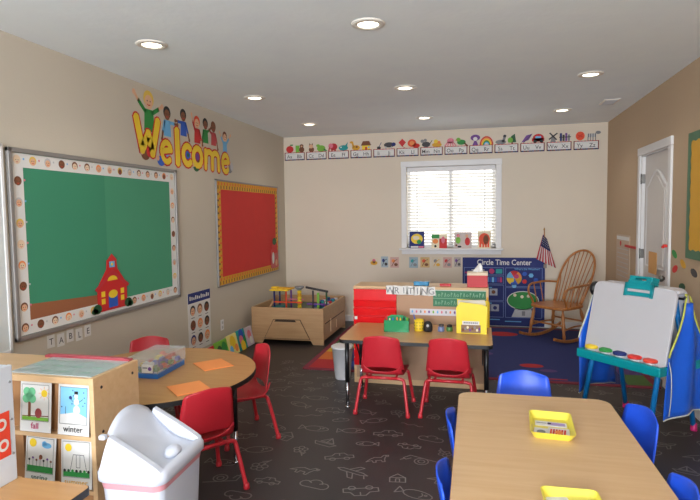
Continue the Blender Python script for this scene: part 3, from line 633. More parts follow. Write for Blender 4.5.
single(MB().prism(rrect(0, 0, .24, .2, .01), -.003, 0, mat('tan_orange', (214, 160, 96), .7), axis='Y'), 'orange_patch', 'tan orange rectangle on the lower part of white door', 'paper', (XR + .0085, 5.64, .92), RW)  # thin flat tan-orange rectangle on the door leaf
single(MB().bb(-.02, .02, -.03, 0, -.012, .012, REDC, .005).bb(-.01, .01, -.04, -.02, -.02, .0, REDC, .004), 'hook', 'little red hook on the near side of white door casing', 'hook', (XR - .021, 5.04, 1.205), RW)
NOTE = [(4.916, 1.146, GRN, 'green bird-like cut-out highest on the right wall near the door'), (4.895, 1.026, REDC, 'reddish leaf cut-out under the green one on right wall'), (4.489, 1.037, DGREY, 'dark leaf cut-out on right wall below the yellow board'), (4.727, .902, DGRN, 'dark green leaf cut-out lowest on right wall beside easel'), (4.719, 1.083, YEL2, 'yellow leaf cut-out on right wall left of the yellow board')]
for y, z, m, lab in NOTE:
    a = rnd.uniform(-.8, .8)
    single(MB().prism([(.07 * math.cos(k * PI / 5) * math.cos(a) - .03 * math.sin(k * PI / 5) * math.sin(a), .07 * math.cos(k * PI / 5) * math.sin(a) * .6 + .03 * math.sin(k * PI / 5) * math.cos(a)) for k in range(10)], -.002, 0, m, axis='Y'), 'leaf_cutout', lab, 'cut-out', (XR, y, z), RW, 'small cut-outs on the right wall')
t = thing('white_board', 'white board edge at the extreme left of the long wall', 'white board', (XL, 1.7, 0), LW)
MB().bb(0, .96, -.012, -.001, .72, 1.925, mat('board_white', (214, 220, 218), .3)).build('board_panel', t)
b = MB()
for r in ((0, .96, .7, .722), (0, .96, 1.92, 1.94), (0, .02, .7, 1.94), (.945, .965, .7, 1.94)): b.bb(r[0], r[1], -.018, 0, r[2], r[3], WTRIM, .003)
b.build('frame', t)
# ------------------------------------------------------------------ children's chairs (front = local +y)
def make_chair(name, label, pm, tm, loc, rz, group):
    t = thing(name, label, 'chair', loc, rz, group)
    NT = 13
    def grid(prof, wf, yf, zf):
        rows = []
        for i, (y, z) in enumerate(prof):
            s = i / (len(prof) - 1)
            rows.append([Vector((wf(s) * k, y + yf(s, k), z + zf(s, k))) for k in [-1 + 2 * j / (NT - 1) for j in range(NT)]])
        return rows
    sp = [Vector((0, y, z)) for y, z in ((.172, .262), (.165, .283), (.14, .294), (.06, .292), (-.03, .286), (-.1, .288), (-.135, .3), (-.152, .32))]
    sp = [(p.y, p.z) for p in spline(sp, 4)]
    seat = grid(sp, lambda s: .165 - .018 * max(0, s - .5) * 2 - .02 * max(0, .15 - s) / .15, lambda s, k: -.012 * k * k * s - (.02 * max(0, .2 - s) / .2) * k * k, lambda s, k: (.006 + .05 * max(0, s - .72) / .28) * k * k * abs(k))
    MB().sheet(seat, pm, .007).build('seat', t)
    bp = [Vector((0, y, z)) for y, z in ((-.156, .335), (-.166, .38), (-.178, .44), (-.191, .51), (-.2, .565), (-.205, .605))]
    bp = [(p.y, p.z) for p in spline(bp, 5)]
    def bw(s):
        w = .167 - .036 * s
        if s > .86: w *= math.sqrt(max(.0, 1 - ((s - .86) / .145) ** 2)) * .3 + .7
        return w
    back = grid(bp, bw, lambda s, k: .03 * k * k, lambda s, k: -.016 * k * k * s + .024 * (1 - k * k) * max(0, 1 - s * 3))
    MB().sheet(back, pm, .007).build('backrest', t)
    for sy, yb, yt in ((-1, -.19, -.14), (1, .165, .12)):
        zt = .272
        for sx in (-1, 1):
            P = [(sx * .198, yb, .012), (sx * .172, yb + (yt - yb) * .75, .2), (sx * .163, yt, .252), (sx * .146, yt, zt - .004), (sx * .115, yt, zt)]
            l = MB().tube(P, .0125, tm, 10, smooth_path=5).build('leg', t)
            MB().lathe([(.0, 0), (.016, 0), (.018, .006), (.016, .03), (.0125, .034)], tm, c=(sx * .1985, yb, 0), seg=14).build('foot_cap', l)
        MB().tube([(-.117, yt, zt), (.117, yt, zt)], .0125, tm, 10).build('crossbar', t)
    for sx in (-1, 1): MB().tube([(sx * .1, -.14, .272), (sx * .1, .12, .272)], .009, tm, 8).build('side_rail', t)
    return t
def face(dx, dy): return math.atan2(-dx, dy)
GR = 'red plastic classroom chairs'; GB_ = 'blue plastic classroom chairs around the front table'
redc = make_chair('classroom_chair', 'red plastic chair pushed up to the writing table at its left half', REDP, REDM, (-.72, 4.115, 0), 0, GR)
dup(redc, (-.228, 4.125, 0), -.03, 'red plastic chair pushed up to the writing table at its right half', GR)
a = face(-.78, .62); dup(redc, (-1.525, 2.665, 0), a, 'red plastic chair behind the white trash bin, back turned to camera', GR)
a = face(-.72, -.70); dup(redc, (-1.6, 3.39, 0), a, 'red plastic chair at the far right side of round table', GR)
a = face(.5, -.85); dup(redc, (-2.325, 3.43, 0), a, 'red plastic chair between round table and left wall, only its top showing', GR)
bluec = make_chair('classroom_chair', 'blue plastic chair at the far end of the front table', BLUEP, BLUEM, (.235, 3.0, 0), PI, GB_)
for x, y, rz, lab in ((.05, 2.46, RW, 'blue plastic chair on the left of front table, farther of two'), (.05, 1.91, RW, 'blue plastic chair on the left of front table, nearer of two'),
                      (.545, 2.63, LW + .25, 'blue plastic chair on the right of front table, beside the easel leg'), (.48, 1.95, LW, 'blue plastic chair on the right of front table, nearest the camera')):
    dup(bluec, (x, y, 0), rz, lab, GB_)

# ------------------------------------------------------------------ tables
def table_leg(t, x, y, z, r=.017):
    l = MB().tube([(x, y, .2), (x, y, z)], r, BLACK, 14).build('leg', t)
    MB().tube([(x, y, .012), (x, y, .22)], r * .78, CHROME, 12).lathe([(0, 0), (.022, 0), (.022, .008), (.012, .014)], CHROME, c=(x, y, 0), seg=14).build('leg_insert', l)
def table(name, label, loc, rz, outline, H, legs, top=MAPLE):
    t = thing(name, label, 'table', loc, rz)
    cx = sum(p[0] for p in outline) / len(outline); cy = sum(p[1] for p in outline) / len(outline)
    sc = lambda k: [(cx + (p[0] - cx) * k, cy + (p[1] - cy) * k) for p in outline]
    MB().prism(sc(.9955), H - .026, H, top).build('tabletop', t)
    b = MB(); o, i = outline, sc(.99); n = len(o)
    for k in range(n):
        j = (k + 1) % n; a, c, d, e = o[k], o[j], i[j], i[k]
        b.add([(a[0], a[1], H - .028), (c[0], c[1], H - .028), (c[0], c[1], H - .0015), (a[0], a[1], H - .0015), (d[0], d[1], H - .0015), (e[0], e[1], H - .0015), (d[0], d[1], H - .028), (e[0], e[1], H - .028)], [(0, 1, 2, 3), (3, 2, 4, 5), (1, 0, 7, 6)], BLACKB if top is not MAPLEP else mat('tan_edge_band', (150, 112, 74), .5))
    b.build('edge_band', t)
    for x, y in legs: table_leg(t, x, y, H - .026)
    return t
table('activity_table', 'tan rectangular front table with two yellow trays and blue chairs', (.262, 2.135, 0), .012, rrect(-.365, -.76, .365, .76, .07, 6), .56, [(-.325, -.72), (.325, -.72), (-.325, .725), (.325, .725)], MAPLEP)
TL = table('writing_table', 'wooden rectangular writing table with black edge in front of two red chairs', (-.485, 4.315, 0), 0, rrect(-.57, -.355, .57, .312, .045, 5), .555, [(-.525, -.255), (.525, -.24), (-.525, .25), (.525, .25)], OAKT)
for x in (-.5, .5): MB().tube([(x, -.12, .53), (x, .1, .3), (x, .24, .25)], .006, BLACK, 8).build('brace', TL)
RC, RR = (-1.92, 2.9), .6
table('round_table', 'round wooden table with orange papers and clear toy bin beside left wall', (RC[0], RC[1], 0), 0, [(RR * math.cos(2 * PI * k / 64), RR * math.sin(2 * PI * k / 64)) for k in range(64)], .56, [(.47, .09), (-.05, .45), (-.42, -.2), (.12, -.46)], OAKT)
table('side_table', 'wooden black-edged table corner in front of the season cards cabinet', (-1.83, 1.25, 0), 0, rrect(-.5, -.35, .5, .35, .02, 3), .56, [(-.43, -.28), (.43, -.28), (-.43, .28), (.43, .28)], OAKT)
# ---- on the round table
t = thing('toy_bin', 'clear plastic bin with blue base full of toy bricks on round table', 'bin', (-1.925, 2.925, .56), PI / 2 + .04)
CLEAR = mat('clear_plastic', (236, 240, 242), .12, alpha=.22); TBLU = mat('translucent_blue', (40, 110, 190), .3)
BX, BY = .165, .1
b = MB().bb(-BX * .93, BX * .93, -BY * .93, BY * .93, 0, .006, TBLU, .002)
for x0, x1, y0, y1 in ((-BX * .95, BX * .95, -BY * .97, -BY * .92), (-BX * .95, BX * .95, BY * .92, BY * .97), (-BX * .97, -BX * .93, -BY * .95, BY * .95), (BX * .93, BX * .97, -BY * .95, BY * .95)): b.bb(x0, x1, y0, y1, 0, .034, TBLU, .002)
b.build('base', t)
b = MB()
for x0, x1, y0, y1 in ((-BX, BX, -BY, -BY + .004), (-BX, BX, BY - .004, BY), (-BX, -BX + .004, -BY, BY), (BX - .004, BX, -BY, BY)): b.bb(x0, x1, y0, y1, .03, .115, CLEAR)
b.bb(-BX - .008, BX + .008, -BY - .008, BY + .008, .113, .118, CLEAR, .002); b.build('clear_lid', t)
SM = Matrix.Translation((-BX - .001, 0, 0)) @ Matrix.Rotation(-PI / 2, 4, 'Z'); b = MB().bb(-.0, .07, -.002, 0, .035, .085, PAPER, .001, SM); SM = Matrix.Translation((-BX - .003, 0, 0)) @ Matrix.Rotation(-PI / 2, 4, 'Z'); b.disc(PUR, .052, .06, .012, None, 1, 8, M=SM).line(GREY, [(.008, .065), (.035, .065)], .008, 1, M=SM); plab(b.build('label_sticker', t), 'white sticker with small printing')
cols = [('red', RED), ('orange', ORGR), ('green', GRN), ('yellow', YEL), ('blue', BLU), ('white', PAPER), ('purple', PUR)]
M = Matrix.Translation((-1.925, 2.925, .567)) @ Matrix.Rotation(PI / 2 + .04, 4, 'Z')
for k in range(35):
    ix, iy = k % 7, (k // 7); lay = rnd.randint(0, 2) if 0 < iy < 4 else rnd.randint(0, 1)
    cn, m = cols[rnd.randrange(7)]
    p = M @ Vector((-.123 + ix * .041, -.068 + iy * .034, 0))
    for h in range(lay + 1):
        if h < lay and rnd.random() < .3: pass
        b = MB().bb(-.0155, .0155, -.0125, .0125, 0, .0235, m, .003)
        for sx in (-.008, .008): b.lathe([(.005, 0), (.005, .004), (0, .004)], m, c=(sx, 0, .0235), seg=8)
        single(b, 'toy_brick', '%s toy brick heaped inside the clear bin on round table' % cn, 'toy brick', (p.x, p.y, p.z + h * .0277), PI / 2 + rnd.uniform(-.08, .08), '%s bricks in the clear bin' % cn)
        cn, m = cols[rnd.randrange(7)]
ORP = mat('orange_paper', (246, 152, 84), .75)
def paper_stack(x, y, rz, w, h, lab):
    b = MB().bb(-w / 2, w / 2, -h / 2, h / 2, 0, .004, ORP, .001); b.bb(-w / 2 + .004, w / 2 + .003, -h / 2 - .003, h / 2 - .004, .004, .006, ORP)
    single(b, 'orange_paper', lab, 'paper', (x, y, .56), rz, 'orange papers on the round table')
paper_stack(-1.647, 3.11, -.73, .21, .187, 'orange paper sheet farther back on the round table')
paper_stack(-1.553, 2.65, -.73, .19, .185, 'orange paper sheet in front of the red chair behind trash bin')
# ---- yellow trays on the front table
YTR = mat('yellow_translucent', (226, 210, 78), .3)
def tray(loc, rz, lab):
    t = thing('plastic_tray', lab, 'tray', loc, rz, 'yellow trays on the front table')
    b = MB(); o, i = rrect(-.09, -.135, .09, .135, .02, 4), rrect(-.075, -.115, .075, .115, .02, 4); n = len(o)
    o2 = rrect(-.087, -.132, .087, .132, .02, 4); i2 = [(p[0] * .96, p[1] * .965) for p in i]
    for P, z0, Q, z1 in ((i, 0, o, .032), (o, .032, o2, .032), (o2, .032, i2, .004)):
        vs = [(x, y, z0) for x, y in P] + [(x, y, z1) for x, y in Q]
        b.add(vs, [(k, (k + 1) % n, n + (k + 1) % n, n + k) for k in range(n)], YTR)
    b.add([(x, y, .004) for x, y in i2], [list(range(n))], YTR); b.add([(x, y, 0) for x, y in i], [list(range(n))[::-1]], YTR)
    b.build('tray_shell', t); return t
tray((.297, 2.45, .5605), -.06, 'yellow plastic tray of cards farther along the front table')
tray((.285, 1.73, .5605), .03, 'yellow plastic tray nearest the camera with a green marker')
F = Matrix.Rotation(-PI / 2, 4, 'X')          # picture plane laid flat, face up
def flatcard(x, y, z, rz, w, h, art, lab, name='paper_card', grp='cards in the yellow trays'):
    b = MB().bb(-w / 2, w / 2, -h / 2, h / 2, 0, .003, PAPER); q = MB(); art(q, w, h)
    for v in q.v: pass
    b2 = len(b.v); q.v = [Vector((v.x, v.z, .003 - v.y)) for v in q.v]; off = len(b.v); b.v += q.v
    for f, k, s in zip(q.f, q.fm, q.sm): b.f.append([i + off for i in f]); b.fm.append(b.mi(q.mats[k])); b.sm.append(s)
    return single(b, name, lab, 'card', (x, y, z), rz, grp)
def a_red(b, w, h):
    for k in range(6): b.line((ORGR, RED, REDC)[k % 3], [(-w * .4 + k * w * .13, -h * .3), (-w * .35 + k * w * .13, h * .3)], .008, 1); 
    b.disc(ORG, 0, 0, w * .2, h * .2, 2)
def a_lil(b, w, h): b.rect(mat('lilac', (170, 150, 200), .7), -w * .1, -h * .35, w * .45, h * .3, 1); b.disc(BLK, -w * .05, 0, .009, None, 2, 8); b.line(GREY, [(-w * .45, 0), (-w * .15, 0)], .008, 1)
def a_gry(b, w, h): b.disc(GREY, 0, 0, w * .3, h * .25, 1); b.line(DGREY, [(-w * .3, -h * .2), (w * .3, -h * .25)], .008, 2)
flatcard(.322, 2.395, .566, -.1, .085, .1, a_red, 'white card with red and orange print in farther yellow tray')
flatcard(.25, 2.39, .566, -.15, .06, .09, a_gry, 'white card with grey print at left in farther yellow tray')
flatcard(.3, 2.49, .566, -.1, .13, .05, a_lil, 'narrow lilac printed card at back of farther yellow tray')
flatcard(.25, 1.79, .566, .2, .07, .1, a_gry, 'white card in the nearest yellow tray')
single(MB().tube([(-.055, 0, .012), (.03, 0, .012)], .0075, GRN, 12).tube([(.03, 0, .012), (.055, 0, .012)], .0085, DGRN, 12), 'marker_pen', 'green marker pen lying in the nearest yellow tray', 'marker', (.305, 1.8, .564), .25)

# ------------------------------------------------------------------ writing corner: cabinet standing behind the table
CX0, CX1, CY0, CY1, CH = -1.1, .062, 4.69, 4.99, .868
t = thing('storage_cabinet', 'low maple cabinet turned backwards behind the writing table', 'cabinet', (0, CY0, 0))
MB().bb(CX0 + .02, CX1 - .02, 0, .012, .03, CH - .02, TANB).build('back_panel', t)
MB().bb(CX0, CX1, -.004, CY1 - CY0, CH - .02, CH, MAPLEP, .003).build('top', t)
for x in (CX0, CX1 - .022): MB().bb(x, x + .022, -.004, CY1 - CY0, 0, CH - .02, MAPLEP, .003).build('side_panel', t)
MB().bb(CX0 + .022, CX1 - .022, -.002, CY1 - CY0 - .01, 0, .05, MAPLEP, .003).bb(CX0 + .022, CX1 - .022, .012, CY1 - CY0 - .01, .42, .44, MAPLEP).build('shelf_board', t)
BK = CY0 - .0005
for k, ch in enumerate('WRITING'):
    b = MB().prism([(-.032 - .004 * (k % 2), -.038), (.034, -.036), (.032, .04), (-.034, .038 + .004 * (k % 2))], -.003, 0, PAPER, axis='Y'); b.text(GREY, ch, 0, -.026, .075, 6, .006, 'CENTER')
    t = single(b, 'letter_card', 'white letter %s card in the word above the writing table' % (('first I', 'second I')[(k > 2) * 1] if ch == 'I' else ch), 'letter card', (-.77 + k * .0595, CY0 - (.0165 if k < 2 else .0045), .84 - .004 * k / 3), 0, 'letter cards on the cabinet behind writing table')
    t.rotation_euler = (0, (.06 if k % 2 else -.07) + (.1 if k == 0 else 0), 0)
t = thing('alphabet_chart', 'green chalkboard style alphabet practice chart on the cabinet back', 'chart', (-.4, BK, .705))
MB().bb(0, .44, -.003, 0, 0, .142, mat('chalk_green', (52, 118, 84), .6)).build('sheet', t)
b = MB(); q = Matrix.Translation((0, -.003, 0)); CHK = mat('chalk_marks', (150, 190, 160), .7)
b.rect(CHK, 0, .068, .44, .072, 1, q).rect(mat('chalk_rail', (206, 214, 200), .6), .0, .136, .44, .142, 1, q)
for r in range(2):
    for k in range(16):
        x = .018 + k * .0262; z = .015 + r * .068
        b.line(CHK, [(x, z), (x + .007, z + .034), (x + .014, z)], .0035, 1, M=q) if k % 3 == 0 else (b.line(CHK, circ(x + .007, z + .013, .009, 7), .0035, 1, M=q) if k % 3 == 1 else b.line(CHK, [(x + .004, z), (x + .004, z + .036), (x + .014, z + .03), (x + .004, z + .018)], .0035, 1, M=q))
b.build('chalk_writing', t)
t = thing('number_strip', 'narrow white picture strip on the cabinet below the letter cards', 'strip', (-.6, BK, .625))
MB().bb(0, .4, -.002, 0, 0, .055, mat('strip_paper', (218, 214, 220), .7)).build('sheet', t)
b = MB(); q = Matrix.Translation((0, -.002, 0))
for k in range(11): b.disc((LBLU, PINK, GREY, ORG, PUR, LGRN)[k % 6], .022 + k * .036, .03, .008, .013, 1, 8, M=q)
b.build('printing', t)
# red organizer hanging on the cabinet back, its lower pockets behind the table
t = thing('file_organizer', 'bright red plastic hanging file organizer on the cabinet at left end of writing table', 'organizer', (-.905, CY0 - .0045, 0))
REDS = mat('glossy_red', (222, 26, 32), .25)
MB().bb(-.19, .19, -.008, 0, .16, .84, REDS, .003).build('back_panel', t)
for k in range(8):
    z = .165 + k * .074
    MB().prism([(-.008, z), (-.03, z + .006), (-.044, z + .066), (-.038, z + .066), (-.008, z + .02)], -.188, .188, REDS, axis='X', bev=.002).build('pocket', t)
MB().bb(-.194, .194, -.0095, 0, .83, .842, REDS, .004).build('top_rail', t)
single(MB().bb(-.012, .012, -.003, 0, -.013, .013, PAPER, .001), 'sticker', 'small white sticker low on the red organizer left side', 'sticker', (-1.07, CY0 - .047, .592))
# things standing on the writing table
TZ = .5555
t = thing('crayon_caddy', 'green plastic caddy of crayons on the writing table', 'caddy', (-.66, 4.34, TZ), .05)
GPL = mat('glossy_green', (20, 140, 84), .25)
b = MB()
for x0, x1, y0, y1 in ((-.1, .1, -.055, -.05), (-.1, .1, .05, .055), (-.1, -.095, -.055, .055), (.095, .1, -.055, .055), (-.003, .003, -.05, .05)): b.bb(x0, x1, y0, y1, 0, .095, GPL, .002)
b.bb(-.1, .1, -.055, .055, 0, .005, GPL); b.build('caddy_body', t)
MB().prism([(-.08, .05), (.08, .05), (.075, .115), (.045, .13), (-.045, .13), (-.075, .115)], -.004, .004, GPL, axis='Y').build('handle_panel', t)
M = Matrix.Translation((-.66, 4.34, TZ)) @ Matrix.Rotation(.05, 4, 'Z')
for k in range(14):
    cn, m = [('red', RED), ('cream', CREAM), ('blue', BLU), ('orange', ORG), ('yellow', YEL), ('black', BLK), ('green', LGRN)][k % 7]
    p = M @ Vector((-.082 + (k % 7) * .0265 + (.006 if k % 7 > 2 else 0), -.028 if k < 7 else .03, .005))
    h = rnd.uniform(.1, .118)
    single(MB().lathe([(.0065, 0), (.0065, h - .014), (.003, h), (0, h + .001)], m, seg=10), 'crayon', '%s crayon standing in the green caddy' % cn, 'crayon', p, 0, '%s crayons in the green caddy' % cn)
t = thing('pencil_cup', 'yellow cup with dark holes beside the green caddy', 'cup', (-.487, 4.38, TZ))
b = MB().lathe([(.0, .0), (.036, 0), (.038, .004), (.038, .09), (.034, .09), (.034, .006), (0, .006)], YEL, seg=24); b.build('cup_body', t)
b = MB()
for k in range(3):
    for s in range(10):
        a = s * PI / 5; b.box((.0382 * math.cos(a), .0382 * math.sin(a), .02 + k * .025), (.002, .009, .008), DGREY, M=None) if False else b.ball((.0375 * math.cos(a), .0375 * math.sin(a), .022 + k * .024), (.004, .004, .006), DGREY, n=4)
plab(b.build('dark_spots', t), 'rows of dark spots around the cup')
single(MB().lathe([(.0045, 0), (.0045, .115), (.001, .13), (0, .13)], BLU, seg=8), 'pencil', 'blue pencil leaning in the yellow cup', 'pencil', (-.502, 4.385, TZ + .007)).rotation_euler = (0, -.22, 0)
t = thing('tape_dispenser', 'round black tape dispenser standing beside the yellow cup', 'dispenser', (-.413, 4.36, TZ))
MB().lathe([(.0, 0), (.03, 0), (.036, .012), (.037, .04), (.03, .068), (.018, .08), (0, .084)], BLK, seg=22, sy=.75).build('body', t)
MB().ball((0, -.026, .05), (.011, .006, .012), LGREY, n=8).build('knob', t)
t = thing('ink_jar', 'small bluish grey jar on the writing table', 'jar', (-.31, 4.385, TZ))
MB().lathe([(0, 0), (.026, 0), (.027, .006), (.026, .035), (.02, .04)], mat('blue_grey_jar', (110, 124, 164), .3), seg=20).build('jar_body', t); MB().lathe([(.021, .0395), (.021, .055), (0, .056)], DGREY, seg=20).build('lid', t)
t = thing('glue_jar', 'small green and dark jar next to the yellow file holder', 'jar', (-.245, 4.4, TZ))
MB().lathe([(0, 0), (.024, 0), (.026, .006), (.026, .03), (.02, .035)], mat('jar_green', (80, 130, 70), .3), seg=20).build('jar_body', t); MB().lathe([(.021, .0345), (.021, .05), (0, .051)], BLK, seg=20).build('lid', t)
t = thing('file_holder', 'bright yellow slanted file holder with paper label on the writing table', 'file holder', (-.07, 4.4, TZ), -.03)
YB2 = mat('bright_yellow', (244, 218, 40), .4)
MB().prism([(-.115, 0), (.115, 0), (.12, .215), (.08, .232), (-.085, .248), (-.118, .2)], -.07, -.066, YB2, axis='Y').build('front_panel', t)
MB().prism([(-.115, 0), (.115, 0), (.12, .24), (-.12, .25)], .066, .07, YB2, axis='Y').build('back_panel', t)
for x in (-.115, .111): MB().bb(x, x + .004, -.068, .068, 0, .21, YB2).build('side_panel', t)
MB().bb(-.113, .113, -.068, .068, 0, .004, YB2).build('base', t)
b = MB(); q = Matrix.Translation((0, -.07, 0)); b.rect(PAPER, -.07, .07, .06, .1, 1, q).rect(mat('brown_picture', (140, 112, 84), .7), -.08, .006, .07, .07, 1, q)
for k in range(8): b.rect(GREY, -.06 + k * .014, .08, -.05 + k * .014, .092, 2, q); b.disc((BRN, GREY, CREAM, PUR)[k % 4], -.065 + k * .018, .03 + (k % 3) * .01, .009, .012, 2, 7, M=q)
plab(b.build('front_label', t), 'white caption and brown picture label')
for k in range(5):
    single(MB().prism([(-.105, 0), (.105, 0), (.105, .235 + k * .003), (-.105, .24)], -.001, .001, PAPER if k % 2 else CREAM, axis='Y'), 'paper_sheet', 'paper sheet standing inside the yellow file holder', 'paper', (-.07 - .0015 * k, 4.365 + k * .018, TZ + .005), -.03, 'sheets in the yellow file holder')
t = thing('glue_bottle', 'tiny yellow bottle standing at the right back corner of writing table', 'bottle', (.052, 4.6, TZ))
MB().lathe([(0, 0), (.017, 0), (.018, .004), (.018, .2), (.01, .22), (.0, .22)], YEL, seg=16).build('bottle_body', t); MB().lathe([(.008, .218), (.004, .25), (0, .25)], YEL2, seg=12).build('nozzle', t)
# on top of the cabinet
t = thing('tissue_box', 'red tissue box with white tissue on the cabinet top', 'tissue box', (-.03, 4.8, CH))
MB().bb(-.085, .085, -.07, .07, 0, .125, mat('tissue_box_red', (190, 60, 66), .6), .004).build('box', t)
MB().bb(-.086, .086, -.071, .071, .1, .126, mat('tissue_box_band', (226, 206, 180), .6), .004).build('top_band', t)
b = MB(); g = []
for i in range(7):
    s = i / 6; g.append([Vector(((k / 5 - .5) * .09 * (1 - .55 * s) + .02 * s, .02 * math.sin(k * 1.9 + s * 2), .122 + .085 * s - .012 * abs(k - 2.5) * s)) for k in range(6)])
b.sheet(g, PAPER, .002); b.build('tissue', t)
single(MB().bb(-.065, .065, -.03, .03, 0, .032, mat('teal_blue', (20, 128, 176), .4), .006).bb(-.067, .067, -.032, .032, .026, .034, mat('teal_blue2', (30, 140, 190), .4), .003), 'pencil_box', 'blue pencil box on the cabinet top behind the letter cards', 'box', (-.51, 4.8, CH))
single(MB().bb(-.047, .047, -.02, .02, 0, .02, REDP, .005).bb(-.049, .049, -.022, .022, .014, .021, RED, .003), 'eraser', 'small red eraser block on the cabinet top', 'eraser', (-.3, 4.78, CH))
# ------------------------------------------------------------------ rug
RX0, RX1, RY0, RY1 = -1.7, 1.485, 4.985, 7.3
t = thing('area_rug', 'large navy classroom rug with coloured border squares and dark red edging', 'rug', (0, 0, 0))
MB().prism(rrect(RX0, RY0, RX1, RY1, .04, 4), .0008, .008, mat('rug_binding', (128, 44, 62), .95)).build('binding', t)
b = MB(); RUGN = mat('rug_navy', (40, 50, 108), .95, var=.08, scale=30); e = .055
RC_ = [mat('rug_' + n, c, .95) for n, c in (('red', (176, 40, 44)), ('orange', (206, 110, 46)), ('yellow', (206, 170, 50)), ('green', (78, 110, 56)), ('purple', (92, 66, 124)), ('blue', (50, 76, 160)))]
zz = .0085
def rq(x0, x1, y0, y1, m, z=zz): b.add([(x0, y0, z), (x1, y0, z), (x1, y1, z), (x0, y1, z)], [(0, 1, 2, 3)], m)
rq(RX0 + e, RX1 - e, RY0 + e, RY1 - e, RUGN)
n = 7; dy = (RY1 - RY0 - 2 * e) / n
for k in range(n):
    y0 = RY0 + e + k * dy
    rq(RX0 + e, RX0 + e + .26, y0, y0 + dy, RC_[k % 6], zz + .0005)
    rq(RX1 - e - .2, RX1 - e, y0, y0 + dy, RC_[(k + 3) % 6], zz + .0005)
for (cx, cy, r, m) in ((.48, 5.5, .07, RC_[0]), (.62, 5.35, .05, RC_[4]), (1.02, 5.2, .09, RC_[4]), (.25, 6.9, .12, RC_[0]), (-1.1, 5.25, .13, RC_[5]), (.0, 5.9, .08, RC_[4])):
    b.add([(cx + r * 1.6 * math.cos(a), cy + r * math.sin(a), zz + .0005) for a in [k * PI / 10 for k in range(20)]], [list(range(20))], m)
for x in (.15, .5, .85): b.add([(x, RY0 + e + .03, zz + .0005), (x + .25, RY0 + e + .03, zz + .0005), (x + .25, RY0 + e + .06, zz + .0005), (x, RY0 + e + .06, zz + .0005)], [(0, 1, 2, 3)], RC_[0])
b.build('woven_field', t)
# little waste bin
t = thing('waste_bin', 'small white open waste bin on the floor at left table leg', 'waste bin', (-1.235, 4.79, 0))
b = MB().lathe([(.0, 0), (.078, 0), (.082, .01), (.112, .29), (.116, .29), (.116, .3), (.106, .3), (.076, .012), (0, .01)], WHITE, seg=28, sx=.85); b.build('bin_shell', t)
MB().lathe([(.113, .285), (.119, .288), (.119, .3), (.113, .303)], WHITE, seg=28, sx=.85).build('rim', t)

# ------------------------------------------------------------------ play table with construction toys
SX0, SX1, SY0, SY1 = -2.64, -1.755, 5.95, 6.98
t = thing('play_table', 'wooden activity table with raised rim and pull-out drawer in the back left corner', 'play table', ((SX0 + SX1) / 2, SY0, 0))
W = SX1 - SX0; D = SY1 - SY0; hw = W / 2
front = [(-hw, 0), (-hw + .13, 0), (-hw + .155, .045), (hw - .155, .045), (hw - .13, 0), (hw, 0), (hw, .424), (-hw, .424)]
for y0, y1 in ((0, .024), (D - .024, D)): MB().prism(front, y0, y1, SANDW, axis='Y', bev=.004).build('end_panel', t)
for x0 in (-hw, hw - .024):
    p = MB().prism([(.024, .05), (D - .024, .05), (D - .024, .424), (.024, .424)], x0, x0 + .024, SANDW, axis='X', bev=.003).build('side_panel', t)
MB().prism([(-.283, .06), (.283, .06), (.165, .29), (-.165, .29)], -.003, .0, mat('dark_slot', (58, 44, 34), .8), axis='Y').build('drawer_gap', t)
dr = MB().prism([(-.275, .065), (.275, .065), (.16, .285), (-.16, .285)], -.012, .0, SANDW, axis='Y', bev=.004).build('drawer', t)
MB().prism([(-.15, .262), (.12, .262), (.1, .285), (-.135, .285)], -.0135, -.0122, mat('dark_slot', (58, 44, 34), .8), axis='Y').build('handle_slot', dr)
MB().bb(-hw + .02, hw - .02, .02, D - .02, .32, .335, mat('play_surface', (84, 104, 88), .7)).build('play_surface', t)
for x in (-.006,): MB().bb(hw, hw + .006, .3, .31, .1, .26, mat('slot_line', (230, 200, 160), .6)).bb(hw, hw + .006, .56, .57, .1, .2, mat('slot_line', (230, 200, 160), .6)).bb(hw - .001, hw + .004, .06, .95, .235, .243, mat('dark_slot', (58, 44, 34), .8)).build('side_groove', t)
MB().prism([(.1, .305), (.5, .305), (.5, .5), (.47, .5)], -hw + .12, -hw + .15, SANDW, axis='X').build('ramp_board', t)
PZ = .335
t = thing('toy_tower', 'toy construction tower with yellow platform and coloured posts on play table', 'toy', (-2.36, 6.3, PZ))
for x, y, m in ((-.1, -.06, NAVY), (.06, -.08, ORGR), (-.09, .1, NAVY), (.06, .1, PUR)): MB().tube([(x, y, 0), (x, y, .25)], .011, m, 10).build('post', t)
MB().bb(-.14, .1, -.12, .14, .25, .268, YEL, .006).bb(-.16, -.08, -.02, .06, .268, .285, YEL, .005).bb(.0, .14, -.05, .02, .268, .28, YEL2, .004).build('platform', t)
MB().bb(-.11, .26, -.07, -.055, .1, .118, ORGR, .004).bb(.02, .24, .05, .065, .12, .135, PINK, .004).build('rail', t)
MB().bb(-.17, .0, -.1, .1, .0, .05, TEAL, .006).build('base', t)
t = thing('toy_tower', 'toy column of stacked yellow pieces with grey cap on play table', 'toy', (-2.15, 6.28, PZ))
b = MB()
for k in range(7): b.lathe([(.026, k * .036), (.026, k * .036 + .026), (.018, k * .036 + .028), (.018, k * .036 + .036)], (YEL, YEL, YEL2)[k % 3], seg=14)
b.build('column', t); MB().lathe([(.02, .252), (.058, .285), (.058, .3), (0, .3)], GREY, seg=18).build('cap', t)
t = thing('toy_crane', 'toy frame with grey beam and green uprights on the play table', 'toy', (-1.97, 6.32, PZ))
for x, m in ((-.02, DGREY), (.15, DGRN)):
    MB().tube([(x, 0, 0), (x, 0, .245)], .011, m, 10).build('post', t)
MB().tube([(-.11, 0, .285), (.17, 0, .235)], .014, DGREY, 10).build('beam', t)
